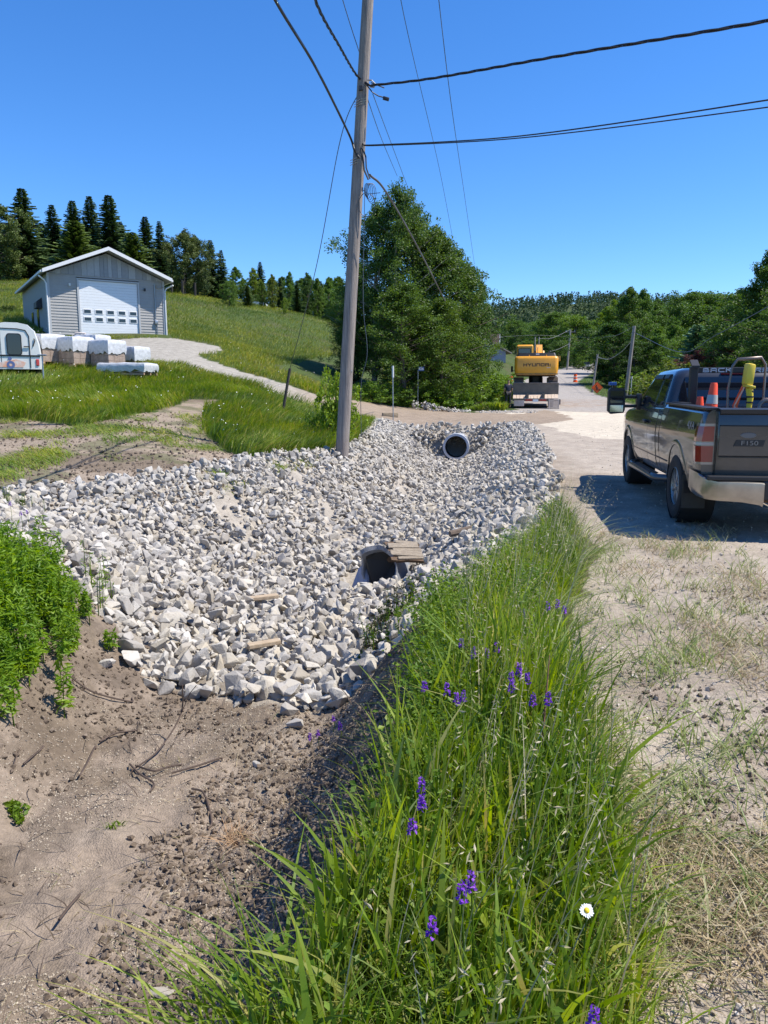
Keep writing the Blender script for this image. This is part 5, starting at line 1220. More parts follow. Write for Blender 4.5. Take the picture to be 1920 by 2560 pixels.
mb=MB(); boxpath(mb,[(4.2,2.5+Z0),(5.2,3.4+Z0),(6.4,4.0+Z0),(7.8,4.05+Z0),(9.6,3.2+Z0)],.42,[.5,.7,.75,.6,.4],.22); mb.build('boom',yel,ex,30)
mb=MB(); boxpath(mb,[(9.2,3.9+Z0),(9.5,3.3+Z0),(9.0,1.6+Z0)],.3,[.3,.45,.28],.22); mb.build('stick',yel,ex,30)
mb=MB()
for sx in (-.08,.52): mb.tube([(sx,4.6,2.2+Z0),(sx,6.4,3.9+Z0)],.08,8)
mb.tube([(.22,6.9,4.28+Z0),(.22,9.1,3.95+Z0)],.07,8); mb.build('hydraulic_cylinders',yel,ex,40)
mb=MB(); mb.tube([(.42,4.5,3.3+Z0),(.44,5.8,4.05+Z0)],.03,6); mb.tube([(-.02,4.5,3.3+Z0),(-.02,5.8,4.1+Z0)],.03,6); mb.tube([(.1,4.5,3.4+Z0),(.12,5.9,4.15+Z0)],.025,6); mb.build('hydraulic_hoses',blk,ex,40)
mb=MB(); mb.prism([(-.1,8.4,.1),(-.1,9.1,.1),(-.1,9.4,.7),(-.1,9.0,1.0),(-.1,8.7,.6)],(.7,0,0)); mb.build('bucket',trm,ex)
mb=MB(); mb.prism(rpoly(1.52,3.28+Z0,.2,.34,.04,y=3.6),(0,.08,0)); mb.build('mirror',yel,ex,30); MB().tube([(1.3,3.65,3.1+Z0),(1.5,3.65,3.12+Z0)],.03,6).build('mirror_arm',yel,ex)
mb=MB(); mb.prism(rpoly(-1.62,2.62+Z0,.14,.4,.04,y=4.6),(0,.08,0)); mb.tube([(-1.35,4.7,2.5+Z0),(-1.6,4.65,2.5+Z0)],.03,6); mb.build('side_mirror_left',blk,ex,30).name='mirror'
mb=MB(); mb.box((.72,3.7,3.42+Z0),(.7,.9,.25),bev=.03); mb.tube([(.85,3.4,3.5+Z0),(.85,3.4,3.8+Z0)],.05,8); mb.build('exhaust_and_cover',darkst,ex,40)
mb=MB(); 
for k in range(5): mb.box((1.1,1.7+.25*k,2.05+Z0),(.5,.2,.05))
mb.build('step_treads',pst,ex)

# ---------------------------------------------------------------- person
def skin_mesh(name,joints,edges,radii,m,parent,sub=2):
    me=bpy.data.meshes.new(name); me.from_pydata(joints,edges,[]); o=bpy.data.objects.new(name,me); COL.objects.link(o)
    md=o.modifiers.new('s','SKIN'); md.use_smooth_shade=True
    for i,v in enumerate(me.skin_vertices[0].data):
        rr=radii[i]; v.radius=rr if isinstance(rr,tuple) else (rr,rr); v.use_root=(i==0)
    s=o.modifiers.new('u','SUBSURF'); s.levels=sub; s.render_levels=sub
    bpy.context.view_layer.update(); dg=bpy.context.evaluated_depsgraph_get(); nm=bpy.data.meshes.new_from_object(o.evaluated_get(dg)); o.modifiers.clear(); o.data=nm; bpy.data.meshes.remove(me)
    nm.materials.clear(); nm.materials.append(m)
    if parent: o.parent=parent
    return o
skinm=mat('skin',(.32,.19,.13),.6); shirt=mat('dark_shirt',(.022,.028,.05),.9,var=.3); trous=mat('dark_trousers',(.03,.03,.032),.9,var=.4); hair=mat('dark_hair',(.02,.016,.012),.8)
q=P(1270,1008,48.4); z0=gz(q.x,48.4); zt=P(1270,949,48.4).z
ps=empty('person',(q.x,48.4,zt-1.76),R(8),'worker in dark shirt and trousers standing in the grass left of the excavator trailer','person')
J=[(0,0,.98),(0,0,1.15),(0,.01,1.36),(0,.01,1.48),(0,-.01,1.56),(0,-.01,1.66),(0,-.01,1.73),
   (-.19,.01,1.42),(-.25,-.02,1.16),(-.23,.12,.96),(.19,.01,1.42),(.26,.0,1.16),(.24,.14,.98),(-.10,0,.90),(-.12,.02,.50),(-.13,-.03,.09),(-.14,.12,.04),(.10,0,.90),(.13,.03,.50),(.14,-.02,.09),(.15,.13,.04)]
E_=[(0,1),(1,2),(2,3),(3,4),(4,5),(5,6),(2,7),(7,8),(8,9),(2,10),(10,11),(11,12),(0,13),(13,14),(14,15),(15,16),(0,17),(17,18),(18,19),(19,20)]
Rr=[(.15,.11),(.14,.10),(.16,.10),.06,.06,(.085,.10),(.06,.07),.06,.045,.032,.06,.045,.032,.085,.06,.04,.035,.085,.06,.04,.035]
skin_mesh('body',J,E_,Rr,skinm,ps)
skin_mesh('shirt',[J[0],J[1],J[2],(0,.01,1.45),J[7],(-.235,0,1.22),J[10],(.245,.0,1.22)],[(0,1),(1,2),(2,3),(2,4),(4,5),(2,6),(6,7)],[(.17,.13),(.165,.125),(.185,.125),.08,.085,.07,.085,.07],shirt,ps)
skin_mesh('trousers',[(0,0,.95),J[13],J[14],(-.13,-.02,.12),J[17],J[18],(.14,-.01,.12)],[(0,1),(1,2),(2,3),(0,4),(4,5),(5,6)],[(.17,.13),.105,.08,.065,.105,.08,.065],trous,ps)
skin_mesh('hair',[(0,-.02,1.70),(0,-.02,1.75)],[(0,1)],[(.095,.105),(.075,.085)],hair,ps)
for s,w in ((-1,9),(1,12)):
    mb=MB(); c=Vector(J[w]); mb.tube([c,c+Vector((0,.05,-.05))],[.035,.038],8)
    for k in range(4): mb.tube([c+Vector((-.03+.02*k,.05,-.05)),c+Vector((-.03+.02*k,.09+.005*(k%2),-.09)),c+Vector((-.03+.02*k,.09,-.12-.008*(k%3)))],[.01,.009,.007],6)
    mb.tube([c+Vector((-.035*s,.02,-.02)),c+Vector((-.055*s,.06,-.06))],[.011,.008],6); mb.build('hand',skinm,ps,60)

# ---------------------------------------------------------------- culverts, log
plas=mat('culvert_plastic',(.50,.52,.56),.45,var=.2,scale=4); inner=mat('culvert_shade',(.03,.033,.035),.7)  # near-black colour stands for the shade inside both grey pipes
cv=empty('culvert_pipe',(2.85,30.15,-.50),R(-8),'round grey culvert pipe under the driveway at the far end of the stones','culvert')
MB().lathe([(.43,0),(.52,0),(.53,.12),(.50,.14),(.50,4),(.43,4)],40,Matrix.Rotation(R(-90),4,'X'),True).build('pipe',plas,cv,40)
MB().lathe([(.429,.02),(.425,4.5),(0,4.5)],40,Matrix.Rotation(R(-90),4,'X')).build('hollow_shade',inner,cv,40)  # dark sleeve and end disc, pipe shade put into the colour
# broken culvert in the middle: crushed, flared plastic pipe end facing the camera
hx,hy=HOLE.x,HOLE.y; hz0=gz(hx,hy)+.36
bc=empty('broken_culvert',(hx+.24,hy+.0,hz0-.06),R(-24),'crushed torn grey plastic culvert end sticking out of the stones, shaded hollow inside','culvert')
r=np.random.RandomState(6); rings=[];rin=[]; n=28
for j,y in enumerate((-.10,.02,.2,.45,.8,1.2)):
    ro=[];ri=[]
    for i in range(n):
        a=2*math.pi*i/n; sx_=.34; sz_=.40*(1+.05*math.sin(3*a)); x=sx_*math.cos(a); z=.30+sz_*math.sin(a)
        pinch=math.exp(-((a-.5)/.5)**2)*.10; x-=pinch
        tear=(.16*math.sin(2*a+.6)+.07*math.sin(5*a)) if j<2 else 0
        fl=1.0+(.10 if j==0 else 0)
        ro.append(Vector((x*fl,y+tear,z*fl-y*.22))); ri.append(Vector((x*fl*.90,y+tear+.01,.30+(z-.30)*fl*.90-y*.22)))
    rings.append(ro); rin.append(ri)
mb=MB(); mb.loft(rings,False); mb.loft(rin,False)
vs=rings[0]+rin[0]; mb.add(vs,[(i,(i+1)%n,n+(i+1)%n,n+i) for i in range(n)])
bc.scale=(.80,.85,.92)
mb.build('torn_pipe',mat('dusty_culvert_plastic',(.27,.29,.33),.5,var=.35,scale=6,bump=.3),bc,50,fix=False)
mb=MB(); mb.prism([(-.62,-.05,-.12),(-.34,-.16,-.25),(-.28,.02,.15),(-.36,.10,.42),(-.50,.12,.30)],(.03,.05,.0)); mb.build('bent_flap',mat('blue_grey_plastic',(.30,.33,.42),.5),bc)
MB().loft([rin[1],[p*.2+Vector((0,1.1,0)) for p in rin[5]]],True).build('hollow_shade',inner,bc)  # dark sheet across the torn mouth, painted shade of the hollow
q=hit(992,1372,.1); lg=empty('split_log',(hx+.62,hy+.18,hz0+.50),R(12),'weathered split log resting on the stones beside the crushed culvert','log')
mb=MB(); n=12
rings=[]
for j in range(5):
    t=j/4; ro=[]
    for i in range(n):
        a=math.pi+math.pi*i/(n-1); ro.append(Vector((-.32+.64*t+(.04*math.sin(i*2.1) if j in(0,4) else 0),.20*math.cos(a)*(1+.05*math.sin(j*2)),.17*math.sin(a)*.9)))
    rings.append(ro)
mb.loft(rings); mb.build('bark_side',mat('log_bark',(.17,.11,.07),.9,var=.5,bump=.6),lg,30)
mb=MB()
for k,(w_,l_,s_) in enumerate(((.05,.50,.05),(.11,.62,-.01),(.06,.56,.03),(.10,.60,-.03),(.06,.44,.06))): mb.box((s_,-.155+(0,.082,.17,.252,.335)[k],.010+(.0,.012,.002,.014,.004)[k]),(l_,w_+.004,.035),Matrix.Rotation(R((3,-2,1,2,-4)[k]),4,'Z'),.012)
mb.build('split_face',mat('grey_split_wood',(.40,.34,.26),.85,col2=(.24,.19,.14),scale=9,stretch=(1,7,7),bump=.7),lg); lg.rotation_euler=(R(30),R(5),R(16)); lg.scale=(.80,1.0,.9)
mb=MB(); q=hit(1165,1352); mb.tube([q+Vector((-.25,-.1,.12)),q+Vector((0,0,.16)),q+Vector((.28,.08,.2))],[.05,.055,.06],8); tag(mb.build('branch_piece',bark,None,40),'short grey branch lying on the stones right of the split log','branch')
tag(MB().box(hit(655,1520)+Vector((0,0,.12)),(.42,.10,.05),.4,.01).build('wood_scrap',woodL,None),'small wood scrap among the stones in the middle of the ditch','wood')
tag(MB().box(hit(660,1638)+Vector((0,0,.12)),(.34,.09,.05),.5,.01).build('wood_scrap',woodL,None),'short split stick wedged between stones near the front edge','wood')

# ---------------------------------------------------------------- left weeds, wilted plants, flowers, twigs
def stalk_plant(name,pts,hr_,lab,cat,m,nl=34,ls=.085,seed=3,lean=.25,kind=None,asp=.2):
    r=np.random.RandomState(seed); C=[];S=[];mb=MB(); 
    for (x,y) in pts:
        h=r.uniform(*hr_); z0=float(gz(x,y)); az=r.uniform(0,6.28); l=lean*r.rand()
        c=[Vector((x+math.cos(az)*l*h*t*t,y+math.sin(az)*l*h*t*t,z0+h*t)) for t in np.linspace(0,1,5)]
        mb.tube(c,[.005,.005,.004,.003,.002],4,False)
        for k in range(nl):
            t=r.uniform(.15,1.02)**.8; p=c[0].lerp(c[-1],min(t,1)); p.z=z0+h*t; a=r.uniform(0,6.28); C.append((p.x+math.cos(a)*ls*.45,p.y+math.sin(a)*ls*.45,p.z)); S.append(ls*(1.15-.5*t)*r.uniform(.7,1.2))
    e=empty(name,(0,0,0),0,lab,cat); 
    V_,F_=leaves(np.array(C),np.array(S),r,asp,.5); np_mesh('leaves',V_,F_,m,e); mb.build('stems',gWeed,e,None,False); return e
r=np.random.RandomState(15)
cen=[hit(30,1530),hit(105,1545),hit(-90,1560),hit(0,1470),hit(60,1490),hit(-170,1500),hit(-20,1600)]
pts=[(c.x+r.normal()*.2,c.y+r.normal()*.24) for c in cen for _ in range(46)]
wb=leafmat('bright_weed_leaf',[(.15,.28,.02),(.22,.36,.03),(.11,.22,.016),(.27,.40,.05)],.45,patch=5,ptint=(1.2,1.1,.9))
stalk_plant('weed_clump',pts,(.16,.62),'dense bright green leafy weeds at the left edge beside the stones','weeds',wb,90,.10,4,asp=.24)
pts=[(p.x+r.normal()*.05,p.y+r.normal()*.05) for p in (hit(250,1540),hit(262,1500),hit(225,1480)) for _ in range(3)]
stalk_plant('young_weed',pts,(.35,.55),'few thin green stalks standing on the stones right of the dense weeds','weeds',wb,16,.07,5)
pts=[(p.x+r.normal()*.12,p.y+r.normal()*.12) for p in (hit(20,1270),hit(60,1275),hit(-30,1270)) for _ in range(8)]
stalk_plant('vetch_clump',pts,(.12,.35),'small vetch clump at the left edge above the dense weeds','weeds',gWeed,20,.04,6)
pts=[(p.x+r.normal()*.16,p.y+r.normal()*.12) for p in (hit(1010,1560),hit(1080,1530),hit(1150,1530),hit(960,1620),hit(1000,1600),hit(1090,1560)) for _ in range(9)]
stalk_plant('creeping_weeds',pts,(.15,.34),'tangled green creepers at the corner where grass meets the stones','weeds',gWeed,26,.045,7,.5,asp=.5)
pts=[(p.x+r.normal()*.06,p.y+r.normal()*.06) for p in (hit(1015,1540),hit(980,1570),hit(960,1590),hit(940,1640)) for _ in range(7)]
stalk_plant('wilted_weeds',pts,(.25,.45),'dark wilted weeds drooping over the edge of the stones','weeds',gDark,22,.06,8,.3,asp=.45)
pts=[(p.x+r.normal()*.03,p.y+r.normal()*.03) for p in (hit(45,2035),hit(50,2050)) for _ in range(6)]
stalk_plant('seedling',pts,(.03,.08),'small green seedling alone on the bare soil at the left edge','seedling',gWeed,12,.045,9,.8,asp=.6)
pts=[(p.x+r.normal()*.02,p.y+r.normal()*.02) for p in (hit(290,2070),) for _ in range(6)]
stalk_plant('seedling',pts,(.02,.05),'tiny pale sprout in the middle of the bare soil','seedling',gWeed,8,.03,10,.8)
vio=leafmat('vetch_purple',[(.17,.03,.42),(.26,.06,.55),(.11,.02,.32),(.36,.12,.62)],.3)
G='purple vetch flower spikes in the roadside grass'
def offset_hit(px,py,h): 
    u,v=(px-CX)/F,(CY-py)/F; dy=math.cos(PITCH)+v*math.sin(PITCH); dz=-math.sin(PITCH)+v*math.cos(PITCH)
    X=u/dy*_ts; Z=CAMZ+dz/dy*_ts; g=gz(X,_ts)+h; k=np.where(Z<g)[0][0]; return Vector((X[k],_ts[k],Z[k])),float(g[k]-h)
FL=[(1309,1532,.40,'single spike left of the pair near the far grass tip'),(1369,1514,.42,'left spike of the trio near the far grass tip'),(1394,1509,.42,'middle and tallest spike of the trio near the far grass tip'),(1410,1524,.40,'right spike of the trio near the far grass tip'),
(1183,1629,.42,'spike second from the left in the row above the middle cluster'),(1153,1607,.42,'faded spike at the left end of the row above the middle cluster'),(1217,1635,.42,'spike third from the left in the row above the middle cluster'),(1241,1617,.42,'spike at the right end of the row above the middle cluster'),
(1297,1672,.5,'largest spike, top of the middle cluster'),(1278,1690,.48,'left spike of the middle cluster'),(1279,1713,.46,'lowest spike of the middle cluster'),(1318,1695,.47,'right spike of the middle cluster'),(1117,1722,.45,'spike up and left of the tall lone one in the middle'),
(1140,1746,.45,'tall lone spike at the middle of the grass'),(1061,1713,.42,'spike nearest the stones, left of the middle'),(1158,1740,.42,'dull spike just right of the tall lone one'),(1370,1742,.48,'spike right of the brown stalk'),(1332,1748,.46,'spike left of the brown stalk'),
(1054,1961,.42,'small spike, upper of the two above the lone low left one'),(1054,2003,.42,'small dark spike, lower of the two above the lone low left one'),(1031,2061,.42,'bright spike on the shaded left side of the grass'),(1153,2226,.42,'broad spike of the pair left of the daisy'),(1177,2201,.42,'upper spike of the pair left of the daisy'),
(1081,2313,.36,'dim spike low in the grass below the pair'),(1484,2538,.36,'spike at the very bottom edge of the photo'),(833,1795,.12,'spike leaning over the bare soil below the lone white stone'),(850,1814,.12,'second spike leaning over the bare soil, slightly lower'),(775,1840,.10,'pale spike closest to the bare soil'),(795,1832,.10,'pale spike beside the one closest to the bare soil'),
(25,1258,.35,'spike at the left edge above the dense weeds'),(52,1283,.32,'spike in the small clump at the left edge, left of another'),(68,1280,.32,'spike in the small clump at the left edge, right of another')]
for i,(px,py,h,lab) in enumerate(FL):
    p,g0=offset_hit(px,py,h); s=.046+.012*r.rand(); e=empty('vetch_flower',(p.x,p.y,g0),0,'purple vetch '+lab,'flower',G); hh=p.z-g0
    mb=MB(); mb.tube([(0,0,0),(.01,0,hh*.6),(0,0,hh+s*.3)],.0025,4,False); mb.build('stem',gWeed,e,None,False)
    n=46; t=r.rand(n); a=r.rand(n)*6.28; rr_=.013*(1-.5*t); C=np.stack([np.cos(a)*rr_,np.sin(a)*rr_-.004,hh-s*.5+s*t],1); V_,F_=leaves(C,.016*(1-.3*t),r,.6,-.6); np_mesh('florets',V_,F_,vio,e)
p,g0=offset_hit(1467,2276,.34); e=empty('daisy',(p.x,p.y,g0),0,'single white daisy with a yellow centre in the foreground grass','flower'); hh=p.z-g0
M=Matrix.Translation((0,0,hh))@Matrix.Rotation(R(40),4,'X')
mb=MB(); mb.tube([(0,.02,0),(0,.01,hh*.6),(0,0,hh-.004)],.002,5,False); mb.build('stem',gWeed,e,None,False)
mb=MB()
for k in range(17):
    a=k/17*6.283+.05*r.normal(); L_=.017+.003*r.rand(); w=.0034; c,s_=math.cos(a),math.sin(a); dz=-.003*r.rand()
    q_=[(c*.004-s_*w*.5,s_*.004+c*w*.5,0),(c*.004+s_*w*.5,s_*.004-c*w*.5,0),(c*L_*.8+s_*w,s_*L_*.8-c*w,.001),(c*L_,s_*L_,dz),(c*L_*.8-s_*w,s_*L_*.8+c*w,.001)]
    mb.add([M@Vector(v) for v in q_],[(0,1,2,3,4)])
mb.build('petals',wf,e,None,False); MB().lathe([(0,.006),(.004,.0055),(.0072,.002),(.0075,0)],14,M).build('centre',mat('daisy_yellow',(.85,.55,.02),.6),e,60)
q=hit(1345,2010); mb=MB(); mb.tube([q,q+Vector((.01,.0,.3)),q+Vector((.03,.02,.62))],[.005,.005,.002],5); tag(mb.build('dry_stalk',mat('reddish_stalk',(.25,.12,.07),.8),None,60),'single reddish brown dry stalk rising from the foreground grass','stalk')
# twigs on the soil
tw=[((480,1700),(515,1800),(440,1880),(330,1935),'long thin forked twig standing up from the soil at the front of the stones',.42),((160,1700),(230,1745),(325,1762),(330,1755),'thin twig lying below the green weeds',.05),((340,1930),(385,1942),(420,1925),(455,1915),'crooked dark twig in the middle of the bare soil',.04),
 ((325,1925),(350,1950),(385,1970),(375,1985),'dark root beside the crooked twig',.03),((60,1930),(85,1910),(105,1885),(110,1882),'small twig near the left edge of the soil',.04),((200,1955),(220,1920),(238,1880),(240,1878),'thin dark twig pointing away on the left soil',.04),
 ((150,2330),(175,2290),(198,2250),(200,2248),'thin upright twig low on the left soil',.06),((250,1870),(290,1845),(335,1835),(340,1830),'dark twig in the rutted soil below the stones',.04),((480,1990),(510,2000),(530,2060),(520,2080),'short broken twig near the straw clump',.05),((430,1945),(500,1925),(550,1908),(555,1906),'reddish root stretched along the bare soil',.03)]
twm=mat('twig_bark',(.10,.07,.055),.9,var=.4)
for k,(a,b_,c,d,lab,h) in enumerate(tw):
    p=[hit(*a),hit(*b_),hit(*c),hit(*d)]; hs2=(h,.45*h+.02,.02,.01)
    if h>.3: p=[hit(330,1935),hit(400,1890),hit(455,1850),hit(462,1846)]; hs2=(.02,.05,.2,.42)
    mb=MB(); mb.tube(catmull([v+Vector((0,0,hs2[i])) for i,v in enumerate(p)],5),.006 if h>.3 else .007,5)
    if h>.3: mb.tube([p[2]+Vector((0,0,.2)),p[2]+Vector((.07,.02,.36)),p[2]+Vector((.12,.02,.42))],.003,4); mb.tube([p[1]+Vector((0,0,.05)),p[1]+Vector((-.12,.05,.2))],.003,4)
    tag(mb.build('twig',twm,None,60),lab,'twig')
q=hit(585,2110); n=130; xx=q.x+r.normal(size=n)*.035; yy=q.y+r.normal(size=n)*.035
V_,F_=blades(xx,yy,.05+.09*r.rand(n),.002+.002*r.rand(n),.8+1.3*r.rand(n),r.uniform(-np.pi,np.pi,n),4,61); tag(np_mesh('straw_clump',V_,F_,leafmat('rusty_straw',[(.36,.22,.12),(.46,.32,.19),(.25,.15,.08)],.1,.8)),'rust coloured clump of dead grass on the soil bank','straw clump')
# ---------------------------------------------------------------- pickup truck
TH=R(8.5); TX,TY=4.50,8.30
TZ=float(np.mean([gz(4.0,9.6),gz(5.6,9.3),gz(4.3,13.4),gz(6.0,13.2)]))
tk=empty('pickup_truck',(TX,TY,TZ),-TH,'dark grey pickup truck with a headache rack parked at the right, seen from behind','pickup truck'); tk.rotation_euler=(R(.6),0,-TH)
paint,nt_,b_=nmat('dark_grey_paint'); b_.inputs['Base Color'].default_value=(.028,.029,.032,1); b_.inputs['Metallic'].default_value=.3; b_.inputs['Roughness'].default_value=.30; b_.inputs['Coat Weight'].default_value=1; b_.inputs['Coat Roughness'].default_value=.05
N=nt_.nodes; L=nt_.links
tcn=N.new('ShaderNodeTexCoord'); sp_=N.new('ShaderNodeSeparateXYZ'); L.new(tcn.outputs['Object'],sp_.inputs[0])
nz=N.new('ShaderNodeTexNoise'); nz.inputs['Scale'].default_value=3; nz.inputs['Detail'].default_value=6; L.new(tcn.outputs['Object'],nz.inputs['Vector'])
mr=N.new('ShaderNodeMapRange'); mr.inputs[1].default_value=1.15; mr.inputs[2].default_value=.45; L.new(sp_.outputs['Z'],mr.inputs[0])
mm=N.new('ShaderNodeMath'); mm.operation='MULTIPLY'; L.new(mr.outputs[0],mm.inputs[0]); L.new(nz.outputs['Fac'],mm.inputs[1])
mx=N.new('ShaderNodeMix'); mx.data_type='RGBA'; L.new(mm.outputs[0],mx.inputs[0]); mx.inputs[6].default_value=(.028,.029,.032,1); mx.inputs[7].default_value=(.20,.17,.135,1); L.new(mx.outputs[2],b_.inputs['Base Color'])
mr2=N.new('ShaderNodeMapRange'); mr2.inputs[3].default_value=.26; mr2.inputs[4].default_value=.75; L.new(mm.outputs[0],mr2.inputs[0]); L.new(mr2.outputs[0],b_.inputs['Roughness'])
chrome=mat('chrome',(.42,.40,.37),.28,.9,var=.25,scale=5); rubber=mat('tyre_rubber',(.030,.028,.026),.85,var=.35,scale=12,bump=.3); blkp=mat('black_plastic',(.014,.014,.016),.45)
rim=mat('alloy_rim',(.38,.38,.37),.4,.7,var=.35,scale=9); tglass=mat('tinted_glass',(.006,.008,.014),.04,spec=.9); inbed=mat('bed_liner',(.012,.012,.013),.8)
HZ=[.42,.50,.62,.80,1.0,1.12,1.25,1.36,1.42]; HX=[.90,.935,.965,.985,.995,.985,.965,.94,.915]
def bw(z): return float(np.interp(z,HZ,HX))
def body_sec(y,zt,k=1.0,z0=.46):
    fr=[0,.06,.18,.4,.6,.74,.86,.95,1.0]; L_=[]
    for f in fr: z=z0+(zt-z0)*f; L_.append((bw(z)*k,z))
    L_[-1]=(L_[-1][0]-.03,zt)
    return [Vector((-x,y,z)) for x,z in L_]+[Vector((x,y,z)) for x,z in reversed(L_)]
def cyl_cut(y,z,r_,x0,x1):
    return MB().lathe([(0,x0),(r_,x0),(r_,x1),(0,x1)],40,Matrix.Translation((0,y,z))@Matrix.Rotation(R(90),4,'Y')).build('cut',None)
WR=.405; RA,FA=1.20,4.88
# cargo bed
bed=MB().loft([body_sec(.14,1.40,.965),body_sec(.18,1.405,.985),body_sec(.30,1.405),body_sec(2.28,1.415)]).build('cargo_bed',paint,tk,32)
for c in (MB().box((0,1.22,1.25),(1.60,1.98,.75)).build('cut',None),cyl_cut(RA,.44,.50,-1.2,-.60),cyl_cut(RA,.44,.50,.60,1.2)): boolean(bed,c)
bed.data.polygons.foreach_set('use_smooth',[True]*len(bed.data.polygons)); bed.data.set_sharp_from_angle(angle=R(32))
MB().box((0,1.22,.90),(1.58,1.95,.04)).build('bed_floor',inbed,tk)
mb=MB()
for s in (-1,1):
    mb.prism([(s*.93,.15,1.402),(s*.76,.15,1.402),(s*.76,2.27,1.412),(s*.93,2.27,1.412)],(0,0,.022))
mb.build('bed_rail_cap',blkp,tk)
# cab lower with bonnet
cabl=MB().loft([body_sec(2.30,1.36),body_sec(4.35,1.34),body_sec(4.62,1.30,.998),body_sec(5.3,1.24,.985),body_sec(5.72,1.16,.95),body_sec(5.88,1.02,.88)]).build('cab_and_bonnet',paint,tk,32)
for c in (cyl_cut(FA,.44,.49,-1.2,-.58),cyl_cut(FA,.44,.49,.58,1.2)): boolean(cabl,c)
cabl.data.polygons.foreach_set('use_smooth',[True]*len(cabl.data.polygons)); cabl.data.set_sharp_from_angle(angle=R(32))
# greenhouse
GHL=[(1.33,2.33,4.62,.925,.10),(1.40,2.34,4.50,.905,.10),(1.60,2.40,4.22,.845,.11),(1.78,2.46,3.98,.785,.13),(1.86,2.52,3.84,.735,.14),(1.905,2.66,3.68,.62,.16),(1.915,2.9,3.5,.45,.18)]
def gh_ring(z,y0,y1,hx,rr_):
    o=[]
    for (sx,y,a0) in ((1,y1,0),(-1,y1,90),(-1,y0,180),(1,y0,270)):
        for i in range(7):
            a=R(a0+90*i/6); o.append(Vector((sx*(hx-rr_)+rr_*math.cos(a),(y-rr_ if y==y1 else y+rr_)+rr_*math.sin(a),z)))
    return o
gh=MB().loft([gh_ring(*g) for g in GHL]).build('cab_roof',paint,tk,40)
gx_=lambda z: float(np.interp(z,[g[0] for g in GHL],[g[3] for g in GHL])); gy0=lambda z: float(np.interp(z,[g[0] for g in GHL],[g[1] for g in GHL])); gy1=lambda z: float(np.interp(z,[g[0] for g in GHL],[g[2] for g in GHL]))
def band_patch(name,zs,ya,yb,xf,side,off,m,parent,th=.01,smooth=30):
    mb=MB(); n=7; O=[];I=[]
    for z in zs:
        a,b2=ya(z),yb(z)
        for k in range(n):
            y=a+(b2-a)*k/(n-1); O.append(Vector((side*(xf(z)+off),y,z))); I.append(Vector((side*(xf(z)+off-th),y,z)))
    m_=len(zs); fs=[]; N0=len(O)
    for i in range(m_-1):
        for k in range(n-1):
            a=i*n+k; fs.append((a,a+1,a+n+1,a+n)); 
    per=[k for k in range(n)]+[i*n+n-1 for i in range(1,m_)]+[(m_-1)*n+k for k in range(n-2,-1,-1)]+[i*n for i in range(m_-2,0,-1)]
    for i in range(len(per)): a,b2=per[i],per[(i+1)%len(per)]; fs.append((a,b2,b2+N0,a+N0))
    return mb.add(O+I,fs).build(name,m,parent,smooth,fix=True)
